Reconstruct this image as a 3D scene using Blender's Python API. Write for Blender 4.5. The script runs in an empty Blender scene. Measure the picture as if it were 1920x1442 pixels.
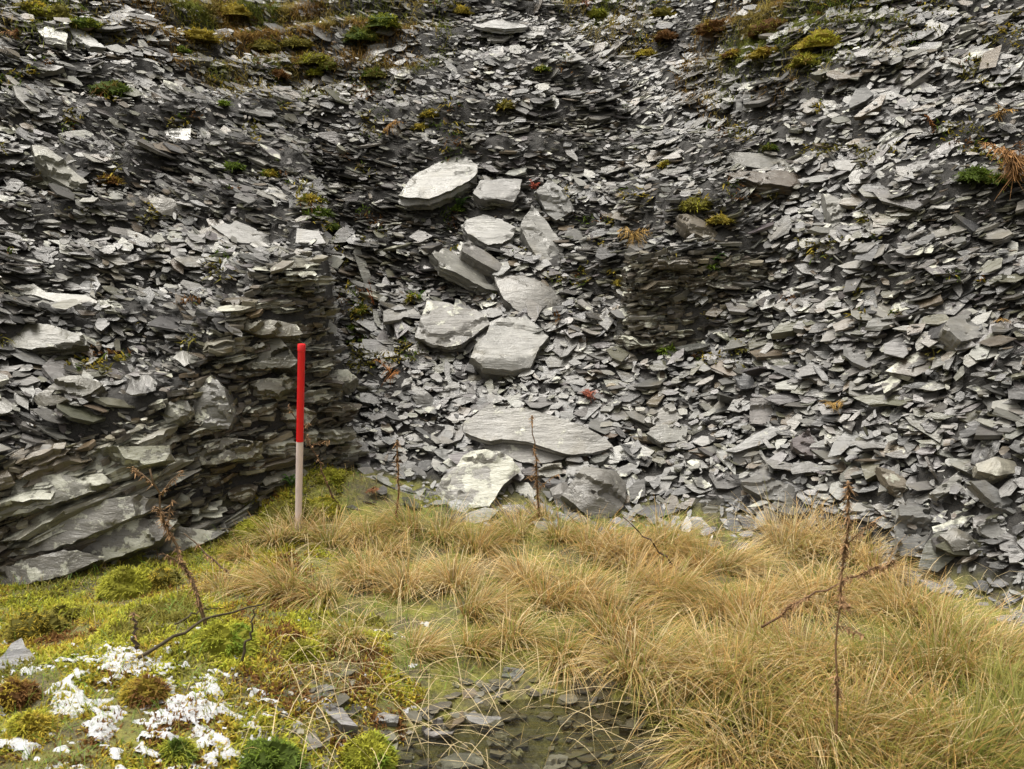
import bpy, math, random
import numpy as np
from mathutils import Vector, Matrix
from mathutils.geometry import delaunay_2d_cdt
random.seed(7)
rng = np.random.default_rng(7)
scene = bpy.context.scene
col = scene.collection

# ------------------------------------------------------------------ camera
F = 1700.0                       # focal length in photograph pixels (1920 wide)
PITCH = math.radians(10.6)
CAMZ = 1.58
cam = bpy.data.cameras.new('camera')
cam.sensor_width = 36.0
cam.lens = 36.0 * F / 1920.0
cam.clip_start = 0.05
cam.clip_end = 400.0
cam.dof.use_dof = True
cam.dof.focus_distance = 4.9
cam.dof.aperture_fstop = 7.0
camo = bpy.data.objects.new('camera', cam)
camo.location = (0, 0, CAMZ)
camo.rotation_euler = (math.pi / 2 - PITCH, 0, 0)
col.objects.link(camo)
scene.camera = camo

# ------------------------------------------------------------------ world, sun, exposure (bright overcast day)
SUN_EL, SUN_AZ = math.radians(74), math.radians(285)   # azimuth measured clockwise from +Y
world = bpy.data.worlds.new('World')
scene.world = world
world.use_nodes = True
wt = world.node_tree
wt.nodes.clear()
sky = wt.nodes.new('ShaderNodeTexSky')
sky.sky_type = 'NISHITA'
sky.sun_disc = False
sky.sun_elevation = SUN_EL
sky.sun_rotation = SUN_AZ
sky.air_density = 1.0
sky.dust_density = 6.0
sky.ozone_density = 1.0
hs = wt.nodes.new('ShaderNodeHueSaturation')
hs.inputs['Saturation'].default_value = 0.06
bg = wt.nodes.new('ShaderNodeBackground')
bg.inputs['Strength'].default_value = 0.11
wo = wt.nodes.new('ShaderNodeOutputWorld')
wt.links.new(sky.outputs[0], hs.inputs['Color'])
wm = wt.nodes.new('ShaderNodeMix'); wm.data_type = 'RGBA'; wm.blend_type = 'MULTIPLY'
wm.inputs[0].default_value = 1.0; wm.inputs[7].default_value = (1.0, 0.955, 0.875, 1)   # the camera's warm white balance
wt.links.new(hs.outputs[0], wm.inputs[6]); wt.links.new(wm.outputs[2], bg.inputs['Color'])
wt.links.new(bg.outputs[0], wo.inputs['Surface'])
sun = bpy.data.lights.new('sun', 'SUN')
sun.energy = 1.5
sun.angle = math.radians(40)
sun.color = (1.0, 0.96, 0.89)
suno = bpy.data.objects.new('sun', sun)
sd = Vector((math.sin(SUN_AZ) * math.cos(SUN_EL), math.cos(SUN_AZ) * math.cos(SUN_EL), math.sin(SUN_EL)))
suno.rotation_euler = sd.to_track_quat('Z', 'Y').to_euler()
suno.location = (0, 0, 12)
col.objects.link(suno)
scene.view_settings.view_transform = 'Standard'
scene.view_settings.look = 'None'
scene.view_settings.exposure = 1.08
scene.view_settings.gamma = 1.0
scene.view_settings.use_curve_mapping = False
scene.render.engine = 'CYCLES'
scene.cycles.use_denoising = True
scene.cycles.max_bounces = 6
scene.cycles.diffuse_bounces = 3
scene.cycles.glossy_bounces = 2
scene.cycles.transparent_max_bounces = 8
scene.cycles.caustics_reflective = False
scene.cycles.caustics_refractive = False

# ------------------------------------------------------------------ numpy noise
def _hash(ix, iy, seed):
    h = (ix.astype(np.int64) * 374761393 + iy.astype(np.int64) * 668265263 + seed * 1442695041) & 0xffffffff
    h = ((h ^ (h >> 13)) * 1274126177) & 0xffffffff
    h = h ^ (h >> 16)
    return (h & 0xffffff) / float(0xffffff)

def vnoise(x, y, seed=0):
    x = np.asarray(x, float); y = np.asarray(y, float)
    ix = np.floor(x); iy = np.floor(y)
    fx = x - ix; fy = y - iy
    fx = fx * fx * fx * (fx * (fx * 6 - 15) + 10); fy = fy * fy * fy * (fy * (fy * 6 - 15) + 10)
    a = _hash(ix, iy, seed); b = _hash(ix + 1, iy, seed); c = _hash(ix, iy + 1, seed); d = _hash(ix + 1, iy + 1, seed)
    return (a * (1 - fx) + b * fx) * (1 - fy) + (c * (1 - fx) + d * fx) * fy * 1.0

def fbm(x, y, seed=0, oct=4, gain=0.5):
    s = 0.0; a = 1.0; t = 0.0; f = 1.0
    for k in range(oct):
        s = s + a * vnoise(np.asarray(x) * f + 17.3 * k, np.asarray(y) * f - 9.1 * k, seed + k * 31)
        t += a; a *= gain; f *= 2.03
    return s / t * 2 - 1             # about -1 .. 1

def sstep(a, b, x):
    t = np.clip((np.asarray(x, float) - a) / (b - a), 0, 1)
    return t * t * (3 - 2 * t)

# ------------------------------------------------------------------ the lie of the land (metres; camera stands at the origin looking along +y)
WX = [-6, -3.2, -2.6, -2.25, -1.79, -1.5, -1.2, -0.9]
WY = [1.2, 2.9, 3.4, 3.72, 4.02, 4.3, 4.62, 4.95]          # foot of the dry stone wall
HX = [-6, -2.6, -2.25, -1.8, -1.5, -1.3, -0.95]
HZ = [0.4, 0.5, 0.52, 0.60, 0.80, 1.0, 1.22]               # height of the wall
BX = [-6, -0.95, -0.4, 0.1, 0.75, 1.2, 1.6, 1.9, 2.2, 2.8, 4.0, 7]
BY = [5.2, 4.95, 4.85, 4.75, 4.62, 4.42, 4.10, 3.55, 3.10, 2.75, 2.2, 1.4]   # foot of the scree

def ground0(x, y):
    x = np.asarray(x, float); y = np.asarray(y, float)
    z = 0.035 * fbm(x * 1.7, y * 1.7, 5, 3)
    z = z + 0.17 * np.exp(-(((x + 1.35) / 0.75) ** 2 + ((y - 2.55) / 0.75) ** 2))
    z = z - 0.20 * np.exp(-(((x - 0.22) / 0.80) ** 2 + ((y - 2.25) / 0.58) ** 2) ** 1.5)
    z = z + 0.19 * np.exp(-(((x + 1.05) / 0.42) ** 2 + ((y - 4.78) / 0.36) ** 2))
    z = z + 0.05 * np.clip(x - 0.5, 0, 3) * np.exp(-((y - 3.0) / 1.0) ** 2) * 0.6
    return z

def wallfoot(x): return np.interp(x, WX, WY)
def scfoot(x): return np.interp(x, BX, BY)
def edge_left(y): return np.interp(y, [4.0, 4.95, 5.6, 6.5, 7.5, 9], [-0.97, -1.0, -1.10, -1.36, -1.75, -2.2])

def hills(x, y, detail=True):
    x = np.asarray(x, float); y = np.asarray(y, float)
    w = wallfoot(x); hw = np.interp(x, HX, HZ)
    t = y - w
    L = hw * sstep(0.0, 0.30, t) + 0.60 * np.clip(t - 0.22, 0, None)
    b = scfoot(x)
    C = 0.75 * np.clip(y - b, 0, None)
    bank = 1.27 + 0.60 * (y - 5.1)
    k = sstep(6.2, 9.2, y)
    C = C * (1 - k) + np.maximum(C, bank * (1 - sstep(0.6, 2.4, x) * 0.06)) * k
    R = 0.72 * np.clip(y - b, 0, None)
    jump = 0.42 * sstep(5.62, 5.86, y + 0.06 * np.sin(x * 7)) * sstep(0.0, 1.0, (x + 0.12 * sstep(5.75, 6.1, y) * fbm(x * 2.1, y * 2.1, 333, 3) - 0.72 + 0.45 * sstep(5.75, 6.6, y)) / (0.14 + 0.95 * sstep(5.75, 6.6, y))) * (1 - sstep(1.3, 1.9, x))
    R = R + jump * (1 - sstep(6.1, 8.0, y))
    mL = 1 - sstep(-0.07, 0.07, x - edge_left(y))
    wide = 0.6 * sstep(5.7, 7.0, y)
    mR = sstep(0.0, 1.0, (x + 0.1 * fbm(x * 1.7, y * 1.7, 335, 2) - 0.55 + wide) / (0.45 + 1.6 * wide))
    z = C * (1 - mR) + R * mR
    z = np.where(mL > 0, np.maximum(L, z) * mL + z * (1 - mL), z)
    if detail:
        up = sstep(0.05, 0.6, z)
        z = z + up * (0.13 * fbm(x * 0.9, y * 0.9, 11, 3) + 0.05 * fbm(x * 3.1, y * 3.1, 23, 3))
        # benches: the tip lies in rough steps
        ph = z / 0.36 + 0.9 * fbm(x * 0.8, y * 0.5, 41, 2)
        fr = ph - np.floor(ph)
        z = z + up * 0.19 * (sstep(0.0, 0.45, fr) - fr) * sstep(0.3, 1.0, z)
    return z

def H(x, y):
    g = ground0(x, y)
    h = hills(x, y)
    return np.where(h > 0.0, g * np.exp(-h * 3) + h, g)

def Hn(x, y, e=0.05):
    dx = (H(x + e, y) - H(x - e, y)) / (2 * e)
    dy = (H(x, y + e) - H(x, y - e)) / (2 * e)
    n = np.stack([-dx, -dy, np.ones_like(dx)], -1)
    return n / np.linalg.norm(n, axis=-1, keepdims=True)

cP, sP = math.cos(PITCH), math.sin(PITCH)
def ray(u, v):
    a = (np.asarray(u, float) - 960) / F; b = (721 - np.asarray(v, float)) / F
    return np.stack([a, cP + b * sP, -sP + b * cP], -1)

GX0, GX1, GY0, GY1, GS = -10.5, 10.5, 0.8, 17.0, 0.02
_gx = np.arange(GX0, GX1 + GS, GS); _gy = np.arange(GY0, GY1 + GS, GS)
HG = None
def Hq(x, y):
    """the land's height read from a fine table"""
    global HG
    if HG is None:
        HG = H(*np.meshgrid(_gx, _gy))
    fx = np.clip((x - GX0) / GS, 0, len(_gx) - 1.001); fy = np.clip((y - GY0) / GS, 0, len(_gy) - 1.001)
    ix = fx.astype(int); iy = fy.astype(int); fx = fx - ix; fy = fy - iy
    return (HG[iy, ix] * (1 - fx) + HG[iy, ix + 1] * fx) * (1 - fy) + (HG[iy + 1, ix] * (1 - fx) + HG[iy + 1, ix + 1] * fx) * fy

_ts = np.arange(1.6, 16.0, 0.02)
def hit(u, v):
    """where the line of sight through a photograph pixel meets the land"""
    u = np.atleast_1d(np.asarray(u, float)); v = np.atleast_1d(np.asarray(v, float))
    d = ray(u, v)
    below = (CAMZ + d[:, 2:3] * _ts) < Hq(d[:, 0:1] * _ts, d[:, 1:2] * _ts)
    k = np.argmax(below, axis=1)
    t = np.where(below.any(1), _ts[k] - 0.01, 15.0)
    p = d * t[:, None]
    p[:, 2] += CAMZ
    return p

def proj(p):
    p = np.asarray(p, float)
    x = p[..., 0]; y = p[..., 1]; z = p[..., 2] - CAMZ
    depth = y * cP - z * sP
    up = y * sP + z * cP
    return 960 + F * x / depth, 721 - F * up / depth, depth

# ------------------------------------------------------------------ materials
def new_mat(name):
    m = bpy.data.materials.new(name)
    m.use_nodes = True
    nt = m.node_tree
    nt.nodes.clear()
    out = nt.nodes.new('ShaderNodeOutputMaterial')
    b = nt.nodes.new('ShaderNodeBsdfPrincipled')
    nt.links.new(b.outputs[0], out.inputs['Surface'])
    return m, nt, b, out

def N(nt, kind, **kw):
    n = nt.nodes.new(kind)
    for k, v in kw.items():
        if k in n.inputs.keys() if hasattr(n.inputs, 'keys') else False:
            n.inputs[k].default_value = v
        else:
            setattr(n, k, v)
    return n

def mapping(nt, scale, loc=(0, 0, 0)):
    tc = nt.nodes.new('ShaderNodeTexCoord')
    mp = nt.nodes.new('ShaderNodeMapping')
    mp.inputs['Scale'].default_value = scale
    mp.inputs['Location'].default_value = loc
    nt.links.new(tc.outputs['Object'], mp.inputs['Vector'])
    return mp.outputs[0]

def noise(nt, vec, scale, detail=4, rough=0.55):
    n = nt.nodes.new('ShaderNodeTexNoise')
    n.inputs['Scale'].default_value = scale
    n.inputs['Detail'].default_value = detail
    n.inputs['Roughness'].default_value = rough
    if vec is not None: nt.links.new(vec, n.inputs['Vector'])
    return n.outputs['Fac']

def ramp(nt, fac, a, b, va=0.0, vb=1.0):
    r = nt.nodes.new('ShaderNodeMapRange')
    r.inputs['From Min'].default_value = a; r.inputs['From Max'].default_value = b
    r.inputs['To Min'].default_value = va; r.inputs['To Max'].default_value = vb
    nt.links.new(fac, r.inputs['Value'])
    return r.outputs[0]

def math_(nt, op, a, b):
    m = nt.nodes.new('ShaderNodeMath'); m.operation = op
    for i, s in enumerate((a, b)):
        if isinstance(s, (int, float)): m.inputs[i].default_value = s
        else: nt.links.new(s, m.inputs[i])
    return m.outputs[0]

def mix(nt, fac, a, b, blend='MIX'):
    m = nt.nodes.new('ShaderNodeMix'); m.data_type = 'RGBA'; m.blend_type = blend
    if isinstance(fac, (int, float)): m.inputs[0].default_value = fac
    else: nt.links.new(fac, m.inputs[0])
    for i, s in ((6, a), (7, b)):
        if isinstance(s, tuple): m.inputs[i].default_value = (*s, 1)
        else: nt.links.new(s, m.inputs[i])
    return m.outputs[2]

def attr(nt, name):
    a = nt.nodes.new('ShaderNodeAttribute'); a.attribute_name = name
    return a

def slate_material(name, fine=1.0, use_obj=True):
    m, nt, b, out = new_mat(name)
    tint = attr(nt, 'tint'); lich = attr(nt, 'lichen')
    oi = nt.nodes.new('ShaderNodeObjectInfo')
    v = mapping(nt, (1, 1, 1))
    if use_obj:                                            # every slab its own stretch of pattern
        add = nt.nodes.new('ShaderNodeVectorMath'); add.operation = 'ADD'
        sc = math_(nt, 'MULTIPLY', oi.outputs['Random'], 37.0)
        nt.links.new(v, add.inputs[0]); nt.links.new(sc, add.inputs[1]); v = add.outputs[0]
    st = nt.nodes.new('ShaderNodeMapping'); st.inputs['Scale'].default_value = (2.2, 9, 30)
    nt.links.new(v, st.inputs['Vector'])
    strata = noise(nt, st.outputs[0], 2.2, 6, 0.62)
    blot = noise(nt, v, 7.0, 5, 0.6)
    grain = noise(nt, v, 120.0, 3, 0.7)
    val = math_(nt, 'MULTIPLY', ramp(nt, strata, 0.25, 0.75, 0.72, 1.28), ramp(nt, blot, 0.25, 0.75, 0.74, 1.26))
    val = math_(nt, 'MULTIPLY', val, ramp(nt, grain, 0.2, 0.8, 0.82, 1.18))
    c = mix(nt, 1.0, tint.outputs['Color'], (1, 1, 1), 'MULTIPLY')
    vc = nt.nodes.new('ShaderNodeCombineColor')
    for i in range(3): nt.links.new(val, vc.inputs[i])
    c = mix(nt, 1.0, c, vc.outputs[0], 'MULTIPLY')
    # rusty and olive staining
    rust = ramp(nt, noise(nt, v, 3.3, 4, 0.6), 0.58, 0.72, 0, 0.55)
    c = mix(nt, rust, c, (0.125, 0.105, 0.062))
    # crustose lichen in ragged patches and spots
    l1 = noise(nt, v, 9.0, 8, 0.68)
    geo = nt.nodes.new('ShaderNodeNewGeometry'); sx = nt.nodes.new('ShaderNodeSeparateXYZ'); nt.links.new(geo.outputs['Normal'], sx.inputs[0])
    rain = ramp(nt, sx.outputs['Z'], -0.3, 0.8, -0.05, 0.05)          # it grows where rain reaches
    lm = math_(nt, 'ADD', l1, math_(nt, 'MULTIPLY', lich.outputs['Fac'], math_(nt, 'ADD', rain, 0.34)))
    lm = math_(nt, 'ADD', lm, math_(nt, 'MULTIPLY', rain, lich.outputs['Fac']))
    lm = ramp(nt, lm, 0.70, 0.745, 0, 0.9)
    vo = nt.nodes.new('ShaderNodeTexVoronoi'); vo.inputs['Scale'].default_value = 28
    nt.links.new(v, vo.inputs['Vector'])
    spot = math_(nt, 'MULTIPLY', ramp(nt, vo.outputs['Distance'], 0.16, 0.24, 1, 0), ramp(nt, noise(nt, v, 4.0, 3), 0.52, 0.62))
    spot = math_(nt, 'MULTIPLY', spot, ramp(nt, lich.outputs['Fac'], 0.02, 0.3, 0, 0.7))
    lm = math_(nt, 'MAXIMUM', lm, spot)
    lcol = mix(nt, noise(nt, v, 60, 3, 0.7), (0.26, 0.265, 0.20), (0.58, 0.58, 0.50))
    c = mix(nt, lm, c, lcol)
    nt.links.new(c, b.inputs['Base Color'])
    nt.links.new(ramp(nt, blot, 0.3, 0.7, 0.22, 0.46), b.inputs['Roughness'])
    b.inputs['Specular IOR Level'].default_value = 0.8
    bmp = nt.nodes.new('ShaderNodeBump'); bmp.inputs['Strength'].default_value = 0.75; bmp.inputs['Distance'].default_value = 0.015 * fine
    hgt = math_(nt, 'ADD', math_(nt, 'MULTIPLY', strata, 1.2), math_(nt, 'MULTIPLY', grain, 0.12))
    hgt = math_(nt, 'ADD', hgt, math_(nt, 'MULTIPLY', lm, 0.10))
    nt.links.new(hgt, bmp.inputs['Height'])
    nt.links.new(bmp.outputs[0], b.inputs['Normal'])
    return m

M_SLATE = slate_material('slate')
M_SCREE = slate_material('scree_slate', 0.6, False)

def leaf_material(name, rough=0.6, transl=0.25, spec=0.25):
    m, nt, b, out = new_mat(name)
    tint = attr(nt, 'tint')
    nt.links.new(tint.outputs['Color'], b.inputs['Base Color'])
    b.inputs['Roughness'].default_value = rough
    b.inputs['Specular IOR Level'].default_value = spec
    tr = nt.nodes.new('ShaderNodeBsdfTranslucent')
    nt.links.new(tint.outputs['Color'], tr.inputs['Color'])
    ms = nt.nodes.new('ShaderNodeMixShader'); ms.inputs[0].default_value = transl
    nt.links.new(b.outputs[0], ms.inputs[1]); nt.links.new(tr.outputs[0], ms.inputs[2])
    nt.links.new(ms.outputs[0], out.inputs['Surface'])
    return m

M_GRASS = leaf_material('dry_grass', 0.45, 0.48, 0.4)
M_MOSS = leaf_material('moss', 0.8, 0.35, 0.15)
M_STEM = leaf_material('dead_stem', 0.8, 0.0, 0.2)

def earth_material():
    m, nt, b, out = new_mat('wet_earth')
    veg = attr(nt, 'veg')
    v = mapping(nt, (1, 1, 1))
    n1 = noise(nt, v, 5, 6, 0.65); n2 = noise(nt, v, 40, 5, 0.7)
    rock = mix(nt, ramp(nt, n2, 0.3, 0.7), (0.012, 0.0115, 0.0105), (0.038, 0.035, 0.031))
    mud = mix(nt, ramp(nt, n2, 0.3, 0.7), (0.045, 0.037, 0.02), (0.13, 0.11, 0.05))
    moss = mix(nt, ramp(nt, n2, 0.3, 0.7), (0.10, 0.105, 0.015), (0.26, 0.25, 0.04))
    mud = mix(nt, ramp(nt, n1, 0.4, 0.6), mud, moss)
    nt.links.new(mix(nt, veg.outputs['Fac'], rock, mud), b.inputs['Base Color'])
    b.inputs['Roughness'].default_value = 0.75
    bmp = nt.nodes.new('ShaderNodeBump'); bmp.inputs['Strength'].default_value = 0.8; bmp.inputs['Distance'].default_value = 0.03
    nt.links.new(math_(nt, 'ADD', n1, math_(nt, 'MULTIPLY', n2, 0.5)), bmp.inputs['Height'])
    nt.links.new(bmp.outputs[0], b.inputs['Normal'])
    return m
M_EARTH = earth_material()

def snow_material():
    m, nt, b, out = new_mat('old_snow')
    v = mapping(nt, (1, 1, 1))
    n = noise(nt, v, 90, 4, 0.7)
    nt.links.new(mix(nt, n, (0.40, 0.415, 0.44), (0.58, 0.59, 0.60)), b.inputs['Base Color'])
    b.inputs['Roughness'].default_value = 0.7
    b.inputs['Subsurface Weight'].default_value = 0.0
    bmp = nt.nodes.new('ShaderNodeBump'); bmp.inputs['Strength'].default_value = 0.7; bmp.inputs['Distance'].default_value = 0.01
    nt.links.new(n, bmp.inputs['Height']); nt.links.new(bmp.outputs[0], b.inputs['Normal'])
    return m
M_SNOW = snow_material()

def water_material():
    m, nt, b, out = new_mat('pool_water')
    nt.nodes.remove(b)
    v = mapping(nt, (1, 2.6, 1))
    n = noise(nt, v, 9, 3, 0.5)
    bmp = nt.nodes.new('ShaderNodeBump'); bmp.inputs['Strength'].default_value = 0.6; bmp.inputs['Distance'].default_value = 0.02
    nt.links.new(n, bmp.inputs['Height'])
    gl = nt.nodes.new('ShaderNodeBsdfGlossy'); gl.inputs['Roughness'].default_value = 0.02
    nt.links.new(bmp.outputs[0], gl.inputs['Normal'])
    tp = nt.nodes.new('ShaderNodeBsdfTransparent'); tp.inputs['Color'].default_value = (0.78, 0.77, 0.66, 1)
    fr = nt.nodes.new('ShaderNodeFresnel'); fr.inputs['IOR'].default_value = 1.33
    nt.links.new(bmp.outputs[0], fr.inputs['Normal'])
    ms = nt.nodes.new('ShaderNodeMixShader')
    nt.links.new(fr.outputs[0], ms.inputs[0]); nt.links.new(tp.outputs[0], ms.inputs[1]); nt.links.new(gl.outputs[0], ms.inputs[2])
    nt.links.new(ms.outputs[0], out.inputs['Surface'])
    return m
M_WATER = water_material()

def paint_material(name, c, rough=0.35):
    m, nt, b, out = new_mat(name)
    v = mapping(nt, (1, 1, 0.25))
    n = noise(nt, v, 60, 5, 0.7)
    sp = nt.nodes.new('ShaderNodeSeparateXYZ'); tc = nt.nodes.new('ShaderNodeTexCoord'); nt.links.new(tc.outputs['Object'], sp.inputs[0])
    mud = math_(nt, 'MULTIPLY', ramp(nt, math_(nt, 'ADD', sp.outputs['Z'], math_(nt, 'MULTIPLY', n, .12)), .04, .14, .6, 0), ramp(nt, n, .35, .6))
    pc = mix(nt, ramp(nt, n, 0.50, 0.72, 0, 0.55), c, tuple(x * 0.55 + .02 for x in c))
    nt.links.new(mix(nt, mud, pc, (.12, .09, .05)), b.inputs['Base Color'])
    b.inputs['Roughness'].default_value = rough
    return m
M_RED = paint_material('red_paint', (0.72, 0.012, 0.016))
M_WHITE = paint_material('white_paint', (0.74, 0.62, 0.60), 0.45)

# ------------------------------------------------------------------ mesh helpers
def tag(o, label=None, cat=None, group=None, kind=None):
    if label: o['label'] = label
    if cat: o['category'] = cat
    if group: o['group'] = group
    if kind: o['kind'] = kind
    return o

def link(name, me, parent=None, loc=None):
    o = bpy.data.objects.new(name, me)
    col.objects.link(o)
    if parent is not None: o.parent = parent
    if loc is not None: o.location = loc
    return o

def set_attr(me, name, arr):
    arr = np.asarray(arr, np.float32)
    if arr.ndim == 1:
        a = me.attributes.new(name, 'FLOAT', 'POINT'); a.data.foreach_set('value', arr)
    else:
        a = me.attributes.new(name, 'FLOAT_COLOR', 'POINT')
        if arr.shape[1] == 3: arr = np.concatenate([arr, np.ones((len(arr), 1), np.float32)], 1)
        a.data.foreach_set('color', arr.ravel())

def fast_mesh(name, verts, loops, starts, mat, tint=None, lichen=None, smooth=False):
    me = bpy.data.meshes.new(name)
    verts = np.asarray(verts, np.float32); loops = np.asarray(loops, np.int32); starts = np.asarray(starts, np.int32)
    me.vertices.add(len(verts)); me.vertices.foreach_set('co', verts.ravel())
    me.loops.add(len(loops)); me.loops.foreach_set('vertex_index', loops)
    me.polygons.add(len(starts)); me.polygons.foreach_set('loop_start', starts)
    if smooth: me.polygons.foreach_set('use_smooth', np.ones(len(starts), bool))
    else: me.polygons.foreach_set('use_smooth', np.zeros(len(starts), bool))
    me.update(calc_edges=True)
    me.materials.append(mat)
    if tint is not None: set_attr(me, 'tint', tint)
    if lichen is not None: set_attr(me, 'lichen', lichen)
    return me

def soup(name, verts, faces, mat, tint=None, lichen=None, smooth=False):
    loops = []; starts = []
    for f in faces:
        starts.append(len(loops)); loops.extend(f)
    return fast_mesh(name, verts, loops, starts, mat, tint, lichen, smooth)

TONES = {
    'pale grey': (0.158, 0.153, 0.137), 'mid grey': (0.080, 0.077, 0.071), 'dark grey': (0.033, 0.032, 0.031),
    'brownish': (0.086, 0.067, 0.045), 'purplish': (0.068, 0.060, 0.060), 'olive grey': (0.072, 0.070, 0.046)}

def random_tints(n, r, pale=0.17):
    base = np.array([TONES['pale grey'], TONES['mid grey'], TONES['dark grey'], TONES['brownish'], TONES['purplish'], TONES['olive grey']])
    p = np.array([pale, 0.40, 0.20, 0.055, 0.06, 0.11]); p = p / p.sum()
    k = r.choice(6, n, p=p)
    return base[k] * r.uniform(0.7, 1.3, (n, 1)) * r.uniform(0.97, 1.03, (n, 3))

def scatter_slates(name, P, Nrm, A, B, T, yaw, tint, lichen, r, K=6, mat=None):
    """many slates as one mesh: P centres, Nrm face normals, A/B half lengths, T thickness"""
    n = len(P)
    ang = (np.arange(K)[None, :] + r.uniform(-0.38, 0.38, (n, K))) / K * 2 * np.pi
    rad = r.uniform(0.62, 1.18, (n, K))
    X = np.cos(ang) * rad * A[:, None]; Y = np.sin(ang) * rad * B[:, None]
    wedge = r.normal(0, 0.10, (n, 2))
    tw = T[:, None] * (0.5 + 0.0 * X)
    Zt = tw + (wedge[:, :1] * X + wedge[:, 1:] * Y) * 0.5 + r.normal(0, 0.06, (n, K)) * T[:, None]
    sh = r.uniform(0.80, 1.04, (n, K)); Xb = X * sh + r.normal(0, 0.05, (n, 1)) * A[:, None]; Yb = Y * sh
    Zb = -tw + r.normal(0, 0.08, (n, K)) * T[:, None]
    up = np.array([0, 0, 1.0])
    side = np.cross(np.tile(np.array([0, 1.0, 0]), (n, 1)), Nrm); side /= np.linalg.norm(side, axis=1, keepdims=True)
    fw = np.cross(Nrm, side)
    ux = side * np.cos(yaw)[:, None] + fw * np.sin(yaw)[:, None]
    uy = np.cross(Nrm, ux)
    def tow(X, Y, Z): return P[:, None, :] + X[..., None] * ux[:, None, :] + Y[..., None] * uy[:, None, :] + Z[..., None] * Nrm[:, None, :]
    V = np.concatenate([tow(X, Y, Zt), tow(Xb, Yb, Zb)], 1).reshape(-1, 3)
    base = (np.arange(n) * 2 * K)[:, None]
    k = np.arange(K); k2 = (k + 1) % K
    pat = list(k) + list(K + k[::-1])
    starts = [0, K]
    for i in range(K):
        starts.append(len(pat)); pat += [k2[i], k[i], K + k[i], K + k2[i]]
    pat = np.array(pat); starts = np.array(starts)
    loops = (base + pat[None, :]).ravel()
    st = (np.arange(n)[:, None] * len(pat) + starts[None, :]).ravel()
    return fast_mesh(name, V, loops, st, mat or M_SCREE, np.repeat(tint, 2 * K, 0), np.repeat(lichen, 2 * K))

def resample(poly, m, r, jag):
    poly = np.asarray(poly, float)
    q = np.concatenate([poly, poly[:1]])
    seg = np.linalg.norm(np.diff(q, axis=0), axis=1); s = np.concatenate([[0], np.cumsum(seg)])
    t = np.arange(m) / m * s[-1]
    # keep the true corners
    for c in s[:-1]: t[np.argmin(np.abs(t - c))] = c
    pts = np.stack([np.interp(t, s, q[:, 0]), np.interp(t, s, q[:, 1])], 1)
    c = pts.mean(0); d = pts - c; L = np.linalg.norm(d, axis=1, keepdims=True)
    size = L.mean()
    j = np.repeat(r.normal(0, 1, (m + 3) // 4), 4)[:m] * 0.5 + r.normal(0, 1, m) * 0.6
    return pts + d / np.maximum(L, 1e-6) * (j * jag * size)[:, None]

def inpoly(poly, X, Y):
    inside = np.zeros(X.shape, bool)
    j = len(poly) - 1
    for i in range(len(poly)):
        xi, yi = poly[i]; xj, yj = poly[j]
        c = ((yi > Y) != (yj > Y)) & (X < (xj - xi) * (Y - yi) / (yj - yi + 1e-12) + xi)
        inside ^= c; j = i
    return inside

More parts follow.
